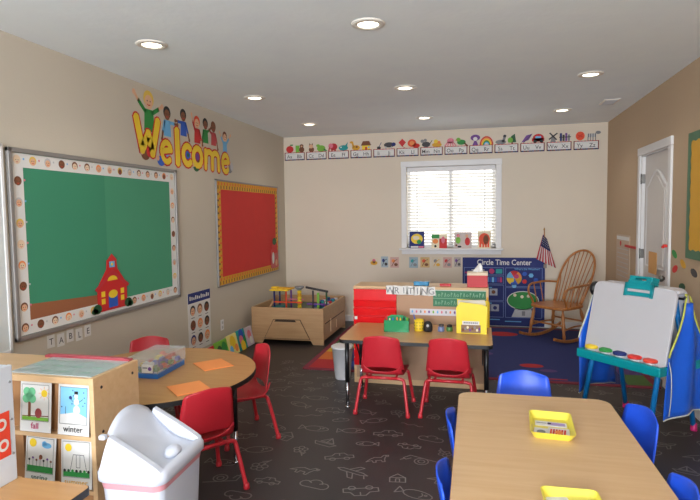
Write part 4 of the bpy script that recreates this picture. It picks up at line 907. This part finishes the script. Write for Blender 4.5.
MB().bb(.03, .06, -.006, .006, .02, .22, LGRN, .003).build('panel', t); MB().bb(-.1, .2, -.008, .008, .07, .09, PUR, .003).build('rail', t)
for k in range(26):
    cn, m = [('white', PAPER), ('blue', BLU), ('teal', TEAL), ('navy', NAVY), ('red', RED), ('green', GRN), ('purple', PUR), ('yellow', YEL)][k % 8 if k % 3 else 0]
    b = MB().bb(-.022, .022, -.016, .016, 0, .026, m, .003)
    for sx in (-.011, .011): b.lathe([(.007, 0), (.007, .006), (0, .006)], m, c=(sx, 0, .026), seg=8)
    x = -2.0 + (k % 4) * .05 + (k // 4 % 2) * .02; y = 6.42 + (k // 4) * .07
    lvl = 0
    single(b, 'toy_block', '%s building block spilled at the right end of the play table' % cn, 'toy block', (x, y, PZ), rnd.uniform(-.6, .6), '%s blocks on the play table' % cn)
    for lv in range(1, 3 if k % 2 else 2):
        cn2, m2 = [('white', PAPER), ('blue', BLU), ('teal', TEAL), ('navy', NAVY), ('red', RED)][(k + lv) % 5]
        b = MB().bb(-.022, .022, -.016, .016, 0, .026, m2, .003)
        single(b, 'toy_block', '%s building block spilled at the right end of the play table' % cn2, 'toy block', (x + .004, y, PZ + lv * .033), rnd.uniform(-.3, .3), '%s blocks on the play table' % cn2)
# board books leaning on the wall behind the round table
def floor_book(y0, y1, x, h, m, art, lab):
    t = thing('board_book', lab, 'book', (x, (y0 + y1) / 2, 0), LW, 'children books along the left wall'); M = Matrix.Rotation(math.radians(-14), 4, 'X'); w = y1 - y0
    MB().bb(-w / 2, w / 2, 0, .018, .004, h, m, .003).build('cover', t, M=M)
    b = MB()
    for k, (mm, x_, z_, r) in enumerate(art): b.disc(mm, x_ * w, z_ * h, r, r * 1.1, 1 + k % 3, 10)
    b.build('cover_picture', t, M=M)
floor_book(4.72, 4.98, -2.58, .2, RED, [(PINK, 0, .5, .05)], 'red book on floor by left wall, nearest of the row behind round table')
floor_book(5.0, 5.26, -2.58, .215, LGRN, [(DGRN, -.2, .5, .06), (GRN, .2, .6, .06), (BRN, .1, .3, .04)], 'green book on floor by left wall behind the round table')
floor_book(5.27, 5.5, -2.58, .225, mat('pale_yellow', (236, 222, 140), .6), [(YEL, 0, .6, .07), (LBLU, -.25, .3, .04), (ORG, .25, .3, .04)], 'pale yellow book standing on floor against the left wall')
floor_book(5.51, 5.71, -2.58, .23, TEAL, [(BLU, 0, .75, .06), (PINK, -.1, .5, .05), (YEL, 0, .2, .06), (GRN, .25, .45, .05)], 'teal book with bright shapes standing against left wall')
floor_book(5.72, 5.9, -2.58, .22, mat('pale_lilac', (206, 190, 206), .6), [(PINK, 0, .6, .05), (PAPER, .1, .3, .04)], 'pale lilac book against left wall, nearest the play table')

# ------------------------------------------------------------------ rocking chair (front = local +y)
t = thing('rocking_chair', 'golden oak spindle-back rocking chair on the navy rug in the corner', 'rocking chair', (.875, 6.77, .009), face(-.68, -.73))
for sx in (-1, 1):
    x = sx * .235; R = 1.05; P = []
    for k in range(15):
        a = math.radians(-20 + 43 * k / 14); P.append((x, -R * math.sin(a) * 1.0 + .02, R - R * math.cos(a)))
    b = MB(); prof = [(p[1], p[2]) for p in P] + [(p[1], p[2] + .034) for p in P[::-1]]
    b.prism(prof, x - .014, x + .014, OAKROCK, axis='X', bev=.005); b.build('rocker', t)
turn = lambda s: .0125 + .0075 * math.sin(PI * s) + .003 * math.sin(6 * PI * s)
for sx in (-1, 1):
    MB().tube([(sx * (.235 - .045 * k / 10), .2 - .03 * k / 10, .045 + .335 * k / 10) for k in range(11)], turn, OAKROCK, 12).build('leg', t)
    MB().tube([(sx * (.235 - .06 * k / 10), -.235 + .06 * k / 10, .055 + .325 * k / 10) for k in range(11)], turn, OAKROCK, 12).build('leg', t)
    MB().tube([(sx * .225, .19, .15), (sx * .215, -.02, .17), (sx * .21, -.215, .16)], .0105, OAKROCK, 10, smooth_path=4).build('stretcher', t)
for y, z in ((.188, .2), (-.21, .21)): MB().tube([(-.22, y, z), (.22, y, z)], .011, OAKROCK, 10).build('stretcher', t)
seat = [(.25 * math.copysign(abs(math.cos(a)) ** .55, math.cos(a)) * (1 + .06 * math.sin(a)), .245 * math.copysign(abs(math.sin(a)) ** .55, math.sin(a))) for a in [2 * PI * k / 40 for k in range(40)]]
MB().prism(seat, .375, .408, OAKROCK, bev=.01).build('seat', t)
def backp(x, h): return Vector((x, -.185 - .3 * h - .03 * h * h, .4 + h * .615))
hoop = []
for k in range(33):
    a = PI * k / 32
    hx = .18 * math.cos(a) + .095 * math.cos(a) * math.sin(a) ** .6 * 1.0
    hz = 1.0 * (math.sin(a) ** .62)
    hoop.append(backp(hx, hz))
MB().tube(hoop, .0135, OAKROCK, 10, smooth_path=2).build('hoop', t)
for k in range(9):
    x0 = (-4 + k) * .04; xt = x0 * 1.42
    # end on the hoop
    best = max(hoop[2:-2], key=lambda p: -abs(p.x - xt) * 5 + p.z * .0)
    MB().tube([backp(x0, 0.0), (Vector(backp(x0 * 1.1, .35))), best], .0062, OAKROCK, 8, smooth_path=3).build('spindle', t)
for sx in (-1, 1):
    MB().tube([backp(sx * .222, .37) + Vector((0, 0, 0)), (sx * .265, -.13, .645), (sx * .275, .02, .64), (sx * .268, .13, .635), (sx * .25, .205, .6), (sx * .238, .215, .53), (sx * .23, .17, .46), (sx * .225, .15, .4)], .0125, OAKROCK, 10, smooth_path=5).build('arm', t)
    for y in (-.04, .08): MB().tube([(sx * .225, y, .4), (sx * .268, y + .01, .64)], .0065, OAKROCK, 8).build('arm_spindle', t)

# ------------------------------------------------------------------ easel (front = local -y, apex over the middle)
EZ = math.atan2(-.4, .35)
ET = Matrix.Translation((1.06, 4.115, 0)) @ Matrix.Rotation(EZ, 4, 'Z')
t = thing('art_easel', 'two-sided children easel with white board, teal tray and blue legs', 'easel', (1.06, 4.115, 0), EZ)
EB = mat('easel_blue', (10, 112, 178), .35); ET_ = mat('easel_teal', (0, 142, 150), .35); EWH = mat('easel_board_white', (194, 191, 194), .3)
AP = 1.0; HS = .25; HX = .255
ang = math.atan2(HS - .02, AP)
for sy in (-1, 1):
    for sx in (-1, 1):
        l = MB().tube([(sx * HX, sy * HS, .01), (sx * (HX - .02), sy * .02, AP - .03)], .017, EB, 14).build('leg', t)
        plab(MB().lathe([(0, 0), (.021, 0), (.022, .008), (.02, .05), (.017, .052)], MAG, c=(sx * HX, sy * (HS - .003), 0), seg=16).build('foot_cap', l), 'magenta foot cap')
    def onp(h): return sy * (HS - (HS - .02) * h / AP)
    # leaning frame: origin on the leg line at height z0
    z0 = .475
    Mb = Matrix.Translation((0, onp(z0) + sy * .02, z0)) @ Matrix.Rotation(sy * ang, 4, 'X')
    o = rrect(-.305, 0, .305, .53, .05, 6)
    MB().prism(o, -.012, .012, EWH, axis='Y', M=Mb, bev=.006).build('board', t)
    MB().bb(-.3, .3, min(0, sy * .085), max(0, sy * .085), -.045, -.03, ET_, .004, M=Matrix.Translation((0, onp(.5) + sy * .0, .5))).bb(-.315, .315, min(sy * .07, sy * .1), max(sy * .07, sy * .1), -.05, .012, ET_, .008, M=Matrix.Translation((0, onp(.5), .5))).bb(-.315, -.295, min(0, sy * .09), max(0, sy * .09), -.048, .01, ET_, .005, M=Matrix.Translation((0, onp(.5), .5))).bb(.295, .315, min(0, sy * .09), max(0, sy * .09), -.048, .01, ET_, .005, M=Matrix.Translation((0, onp(.5), .5))).build('tray', t)
MB().bb(-.3, .3, -.035, .035, AP - .045, AP - .012, EWH, .012).build('top_rail', t)
cl = MB(); M = Matrix.Translation((0.045, -.036, AP - .005)) @ Matrix.Rotation(-.22, 4, 'X') @ Matrix.Diagonal((.84, 1, .95, 1))
cl.bb(-.125, .125, -.03, -.008, -.085, -.055, ET_, .004, M).bb(-.125, -.1, -.03, -.008, -.09, .01, ET_, .004, M).bb(.1, .125, -.03, -.008, -.09, .01, ET_, .004, M).bb(-.125, .125, -.03, -.008, -.035, .01, ET_, .004, M)
cl.bb(-.1, .1, -.03, .06, .006, .03, ET_, .006, M).bb(-.1, -.045, -.02, .06, .028, .05, ET_, .006, M).bb(.045, .1, -.02, .06, .028, .05, ET_, .006, M).bb(-.1, .1, -.02, .06, .045, .062, ET_, .006, M)
plab(cl.build('paper_clamp', t), 'teal paper clamp on the top edge')
plab(MB().ball((-.345, .0, .925), (.035, .05, .055), BLACK, n=10).tube([(-.24, 0, .935), (-.34, 0, .93)], .02, BLACK, 10).build('roll_knob', t), 'round black roll knob at left top')
for sx in (1,): MB().tube([(sx * .24, 0, .93), (sx * .31, 0, .93), (sx * .325, 0, .95)], .008, BLACK, 8).build('hook', t)
for k, (dx, nm, m) in enumerate(((-.235, 'yellow', YEL), (-.12, 'green', GRN), (-.01, 'navy', NAVY), (.1, 'red', mat('lid_red', (214, 44, 36), .35)), (.21, 'orange red', mat('lid_red2', (220, 66, 46), .35)))):
    p = ET @ Vector((dx, -(HS - (HS - .02) * .5) - .036, .4705))
    t = thing('paint_cup', '%s lidded paint cup in the easel tray' % nm, 'paint cup', p, 0, 'paint cups in the easel tray')
    MB().lathe([(0, 0), (.026, 0), (.03, .05), (.03, .054)], CLEAR if False else WHITE, seg=18).build('cup', t)
    plab(MB().lathe([(.043, .05), (.045, .056), (.045, .066), (.03, .072), (0, .073)], m, seg=22).build('lid', t), nm + ' lid')
# vinyl painting aprons hanging on both sides of the easel
APB = mat('blue_vinyl', (22, 90, 202), .3, bump=.25, bscale=9); APT = mat('yellow_white_trim', (214, 210, 140), .6)
def apron(sx, lab, trim):
    t = thing('vinyl_apron', lab, 'apron', (1.06, 4.115, 0), EZ, 'blue vinyl aprons hanging on the easel')
    def pt(u, v):      # u across (-1..1), v down from the neck (0) to the hem (1)
        wdt = .07 + .15 * min(1, (v / .42)) ** 1.5 + .025 * v
        return Vector((sx * ((.34 if sx < 0 else .312) + .018 * math.sin(u * 5 + v * 3) + .03 * v * (1 - .6 * u * u)), u * wdt * .92 + .05, .9 - .71 * v - .03 * u * u * v))
    g = [[pt(-1 + j / 8, i / 18) for j in range(17)] for i in range(19)]
    MB().sheet(g, APB, .004).build('apron_body', t)
    e = [pt(-1, i / 18) for i in range(19)] + [pt(-1 + j / 8, 1) for j in range(17)] + [pt(1, 1 - i / 18) for i in range(19)]
    MB().tube([pt(-1, i / 18) for i in range(9)], .0065, trim, 6).build('armhole_trim', t); MB().tube([pt(1, i / 18) for i in range(9)], .0065, trim, 6).build('armhole_trim', t)
    MB().tube([pt(-1 + j / 8, 1) for j in range(17)], .005, mat('pale_trim', (206, 206, 190), .6), 6).build('hem_trim', t)
    a, c = pt(-1, 0), pt(1, 0)
    MB().tube([a, a + Vector((sx * -.004, .02, .04)), Vector((sx * .322, 0, .962)), c + Vector((sx * -.004, -.02, .04)), c], .006, trim, 6, smooth_path=4).build('neck_strap', t)
    MB().tube([pt(-.98, .48), pt(-.86, .6) + Vector((sx * .015, 0, 0)), pt(-.8, .8) + Vector((sx * .015, 0, 0)), pt(-.86, .97) + Vector((sx * .012, 0, 0))], .003, mat('pale_trim', (206, 206, 190), .6), 6, smooth_path=4).build('tie_cord', t)
apron(-1, 'blue vinyl apron with pale piping hanging on left side of easel', mat('pale_trim', (206, 206, 190), .6))
apron(1, 'blue vinyl apron with yellow-green trim hanging on right side of easel', mat('lime_trim', (190, 190, 80), .6))
# ------------------------------------------------------------------ season cards cabinet and things beside it
KX0, KX1, KY0, KY1, KH = -2.52, -1.548, 1.895, 2.2, .84
t = thing('cubby_cabinet', 'maple cubby cabinet holding the four season cards beside white trash bin', 'cabinet', (0, KY0, 0)); kd = KY1 - KY0
for x in (KX0, KX1 - .022): MB().bb(x, x + .022, 0, kd, 0, KH, MAPLEP, .003).build('side_panel', t)
MB().bb(KX0 + .022, KX1 - .022, .004, kd, KH - .032, KH - .004, MAPLEP, .002).build('top', t)
for z in (.02, .36, .59): MB().bb(KX0 + .022, KX1 - .022, .001, kd - .01, z - .018, z, MAPLEP, .002).build('shelf_board', t)
MB().bb(KX0 + .022, KX1 - .022, .05, .06, .02, KH - .032, CUBBY).build('back_panel', t)
for x in (-1.751, -1.945, -2.14, -2.33): MB().bb(x - .009, x + .009, .03, .05, .02, KH - .032, CUBBY).build('divider', t)
for y, z in ((.05, .79), (.26, .79), (.05, .1), (.26, .1), (.05, .6)): MB().lathe([(.007, 0), (.006, .002), (0, .002)], mat('screw', (60, 50, 44), .5, .5), seg=10, M=Matrix.Translation((KX1, y, z)) @ Matrix.Rotation(PI / 2, 4, 'Y')).build('screw_cap', t)
# laminated sheet lying on top
t = thing('laminated_sheet', 'pale blue-green laminated sheet lying on the cubby cabinet top', 'sheet', (-1.78, KY0 + .15, KH - .0035))
MB().bb(-.205, .205, -.125, .125, 0, .003, mat('laminate_sheet', (188, 198, 198), .18)).build('sheet', t)
b = MB(); LMG = mat('laminate_print', (146, 172, 162), .3)
for k in range(12):
    x, y = -.16 + (k % 4) * .1, -.08 + (k // 4) * .075
    b.add([(x + .03 * math.cos(a), y + .012 * math.sin(a), .0034) for a in [j * PI / 5 for j in range(10)]], [list(range(10))], LMG)
b.build('printing', t)
single(MB().bb(-.23, .23, -.014, .014, 0, .012, mat('dull_red', (160, 60, 70), .6), .002).bb(-.2, .2, -.012, .012, .012, .0145, mat('dull_red2', (176, 84, 92), .6)), 'red_folder', 'thin red folder strip lying along back edge of the cubby cabinet', 'folder', (-1.8, KY1 - .02, KH - .004))
# season cards
def season(x, z, w, h, name, tc_, art, lab, roll=0):
    t = thing('season_card', lab, 'picture card', (x, KY0 + .004, z), 0, 'season cards in the cubby cabinet'); M = Matrix.Rotation(math.radians(-5), 4, 'X') @ Matrix.Rotation(roll, 4, 'Y')
    MB().bb(-w / 2, w / 2, -.002, .0, 0, h, PAPER).build('card', t, M=M)
    Q = M @ Matrix.Translation((0, -.002, 0))
    b = MB(); b.frame(DGREY, -w * .44, h * .22, w * .44, h * .95, .0016, 5); art(b, w, h); b.build('picture', t, M=Q)
    b = MB(); b.text(tc_, name, 0, h * .07, h * .17, 6, .006, 'CENTER'); b.build('lettering', t, M=Q)
def s_fall(b, w, h):
    b.rect(PAPER, -w * .43, h * .23, w * .43, h * .94, 0).rect(LGRN, -w * .43, h * .23, w * .43, h * .3, 1).line(BRN, [(-w * .42, h * .31), (w * .42, h * .33)], .004, 2)
    b.rect(BRN, -w * .24, h * .3, -w * .15, h * .6, 2)
    for dx, dz in ((-.2, .72), (-.3, .66), (-.1, .66), (-.28, .8), (-.12, .8)): b.disc(mat('leaf_green', (110, 190, 140), .7), w * dx, h * dz, w * .12, None, 3)
    b.disc(mat('barn_red', (150, 60, 60), .7), w * .1, h * .38, w * .11, h * .1, 3).disc(YEL, w * .28, h * .78, w * .1, None, 2)
    for k in range(8): a = k * PI / 4; b.line(ORG, [(w * .28 + w * .12 * math.cos(a), h * .78 + w * .12 * math.sin(a)), (w * .28 + w * .18 * math.cos(a), h * .78 + w * .18 * math.sin(a))], .002, 2)
def s_winter(b, w, h):
    b.rect(SKY, -w * .43, h * .23, w * .43, h * .94, 0).poly(PAPER, [(-w * .43, h * .23), (w * .43, h * .23), (w * .43, h * .36), (w * .1, h * .46), (-w * .43, h * .4)], 1)
    b.disc(PAPER, w * .1, h * .5, w * .11, h * .09, 2).disc(PAPER, w * .09, h * .66, w * .085, h * .07, 2).disc(PAPER, w * .08, h * .77, w * .06, h * .05, 2).rect(BLK, w * .02, h * .81, w * .14, h * .87, 3)
    b.line(BLK, [(w * .0, h * .66), (-w * .14, h * .74)], .002, 3).line(BLK, [(w * .17, h * .66), (w * .3, h * .72)], .002, 3).line(BLK, [(-w * .25, h * .42), (-w * .25, h * .56)], .002, 3).disc(NAVY, -w * .1, h * .74, w * .05, None, 3)
    for k in range(9): b.disc(NAVY, w * (-.38 + (k * .37) % .76), h * (.55 + (k * .23) % .36), .003, None, 2, 6)
def s_spring(b, w, h):
    b.rect(PAPER, -w * .43, h * .23, w * .43, h * .94, 0).rect(GRN, -w * .43, h * .23, w * .43, h * .36, 1).disc(YEL, -w * .26, h * .83, w * .12, None, 2).disc(LBLU, w * .2, h * .8, w * .16, h * .06, 2).disc(LBLU, w * .12, h * .84, w * .08, h * .05, 2)
    for k in range(7): x = w * (-.36 + k * .12); b.line(DGRN, [(x, h * .34), (x, h * (.46 + .04 * (k % 2)))], .002, 2); b.disc((BLK, PUR, BRN, ORGR)[k % 4], x, h * (.48 + .04 * (k % 2)), w * .035, None, 3, 8)
    b.disc(BRN, w * .02, h * .55, w * .06, h * .05, 3)
def s_summer(b, w, h):
    b.rect(PAPER, -w * .43, h * .23, w * .43, h * .94, 0).rect(GRN, -w * .43, h * .23, w * .43, h * .33, 1).disc(YEL, -w * .26, h * .82, w * .11, None, 2)
    b.line(BLK, [(-w * .2, h * .35), (-w * .1, h * .68), (w * .24, h * .68), (w * .34, h * .35)], .002, 2).line(BLK, [(-.0, h * .68), (.0, h * .42), (w * .12, h * .42), (w * .12, h * .68)], .002, 2)
    for k in range(7): x = w * (-.38 + k * .13); b.disc((BLK, DGRN, GRN)[k % 3], x, h * .35, w * .045, None, 3, 8)
season(-1.846, .592, .156, .212, 'fall', MAG, s_fall, 'season card with tree and sun reading fall, upper left in cubby')
season(-1.656, .592, .152, .212, 'winter', BLK, s_winter, 'season card with snowman on blue reading winter, upper right in cubby')
season(-1.838, .367, .152, .205, 'spring', DGRN, s_spring, 'season card with cloud and flowers reading spring, lower left in cubby', .03)
season(-1.652, .365, .15, .205, 'summer', YEL2, s_summer, 'season card with swing and sun reading summer, lower right in cubby', -.02)
# white side panel of the display shelf standing on the side table
t = thing('display_shelf', 'white panelled display shelf standing on the near wooden side table', 'shelf', (-1.632, 1.59, .56))
PAN = mat('white_panel', (214, 220, 228), .35)
MB().bb(-.016, 0, -.44, 0, 0, .42, PAN, .004).build('side_panel', t); MB().bb(-.4, -.384, -.44, 0, 0, .42, PAN, .004).build('side_panel', t)
for z in (.0, .2, .404): MB().bb(-.384, -.016, -.43, -.01, z, z + .016, PAN).build('shelf_board', t)
b = MB()
for y, z in ((-.014, .36), (-.014, .225), (-.014, .1), (-.42, .36), (-.42, .1)): b.lathe([(.005, 0), (.004, .003), (0, .003)], GREY, seg=10, M=Matrix.Translation((0, y, z)) @ Matrix.Rotation(PI / 2, 4, 'Y'))
b.build('rivet', t)
b = MB().bb(-.06, .06, -.002, 0, -.08, .08, mat('sign_orange_red', (226, 66, 40), .6)); q = Matrix.Translation((0, -.002, 0))
for x, z in ((.025, .04), (.03, -.035), (-.03, .0)):
    b.disc(PAPER, x, z, .022, None, 1, 14, M=q).disc(mat('sign_orange_red', (226, 66, 40), .6), x, z, .012, None, 2, 12, M=q)
single(b, 'paper_sign', 'orange-red card with white rings on the white shelf panel', 'sign', (-1.6315, 1.505, .74), PI / 2)

# ------------------------------------------------------------------ swing-top trash bin (local: long side along y)
t = thing('trash_bin', 'white plastic swing-top trash bin with pink bag strip in the foreground', 'trash bin', (-1.24, 1.84, 0), .05)
BW = mat('bin_white', (210, 215, 227), .32); PKB = mat('pink_bag', (214, 150, 158), .5)
def loft(b, secs, m, cap0=True, cap1=False):
    n = len(secs[0][0]); vs = [(x, y, z) for P, z in secs for x, y in P]; fs = []
    for i in range(len(secs) - 1):
        for k in range(n): fs.append((i * n + k, i * n + (k + 1) % n, (i + 1) * n + (k + 1) % n, (i + 1) * n + k))
    if cap0: fs.append(list(range(n))[::-1])
    if cap1: fs.append([(len(secs) - 1) * n + k for k in range(n)])
    b.add(vs, fs, m, None, False)
def rr(hx, hy, r=.04): return rrect(-hx, -hy, hx, hy, r, 6)
b = MB(); loft(b, [(rr(.098, .14), 0), (rr(.102, .144), .01), (rr(.122, .168), .5), (rr(.124, .17), .535)], BW); b.build('bin_body', t, smooth=True)
b = MB(); loft(b, [(rr(.1245, .1705), .515), (rr(.1262, .172), .525), (rr(.1264, .1722), .545), (rr(.126, .172), .552)], PKB, False); plab(b.build('bag_strip', t, smooth=True), 'pink plastic bag strip under the lid')
ld = MB(); loft(ld, [(rr(.132, .178, .045), .54), (rr(.138, .184, .048), .545), (rr(.138, .184, .048), .572), (rr(.13, .176, .045), .588), (rr(.112, .158, .04), .59)], BW, False)
ld.build('lid_rim', t, smooth=True)
# two arched end cheeks, high at the left, low at the right
def cheek(y0, y1):
    top = []
    for k in range(13):
        s = k / 12; x = -.098 + .218 * s; top.append((x, .59 + .125 * (1 - s) ** .9 * min(1, s * 9 + .55)))
    P = [(-.124, .575)] + [(p[0], p[1]) for p in top] + [(.122, .575)]
    b = MB(); b.prism(P[::-1], y0, y1, BW, axis='Y', bev=.006); return b
cheek(-.168, -.135).build('lid_cheek', t); cheek(.135, .168).build('lid_cheek', t)
g = []
for i in range(15):
    s = i / 14; row = []
    for j in range(13):
        k = -1 + j / 6; arch_ = 1 - k * k
        x = -.1 + .213 * s - .012 * arch_ * (1 - s); z = .708 + .05 * arch_ * (1 - s) ** 1.3 - .13 * s - .055 * math.sin(PI * s) * (.6 + .4 * arch_)
        row.append(Vector((x, k * .136, z)))
    g.append(row)
b = MB(); b.sheet(g, BW, .006); b.build('swing_flap', t)
MB().ball((.075, .01, .588), (.03, .045, .024), BW, n=10).build('push_bump', t)
MB().bb(-.115, -.09, -.172, -.15, .695, .712, BW, .004).build('hinge_tab', t)

# ------------------------------------------------------------------ light
w = bpy.data.worlds.new('world'); bpy.context.scene.world = w; w.use_nodes = True
w.node_tree.nodes['Background'].inputs['Color'].default_value = (1, .985, .95, 1); w.node_tree.nodes['Background'].inputs['Strength'].default_value = WORLD_E
def area(name, loc, rot, sx, sy, e, col):
    l = bpy.data.lights.new(name, 'AREA'); l.shape = 'RECTANGLE'; l.size = sx; l.size_y = sy; l.energy = e; l.color = col
    o = bpy.data.objects.new(name, l); C.objects.link(o); o.location = loc; o.rotation_euler = rot; return o
area('rear_fill', (-.6, -2.2, 2.5), (math.radians(30), 0, 0), 3.2, 1.6, REAR_FILL_E, (1, .97, .92))  # added fill behind the camera, stands in for unseen ceiling lights
area('ceiling_fill', (-.6, -3.2, 1.5), (math.radians(132), 0, 0), 2.4, 1.4, CEIL_FILL_E, (.84, .905, 1))  # added unseen fill, aimed up and forward to brighten the ceiling
area('window_daylight', (-.8, YB + 1.6, 3.9), (math.radians(-40), 0, 0), 2.0, 1.2, WIN_E, (.95, .98, 1))
sc = bpy.context.scene
sc.view_settings.view_transform = 'Standard'; sc.view_settings.look = 'None'; sc.view_settings.exposure = EXPO
sc.cycles.use_denoising = True; sc.cycles.max_bounces = 8; sc.cycles.diffuse_bounces = 5; sc.cycles.transparent_max_bounces = 12
sc.cycles.sample_clamp_indirect = 4
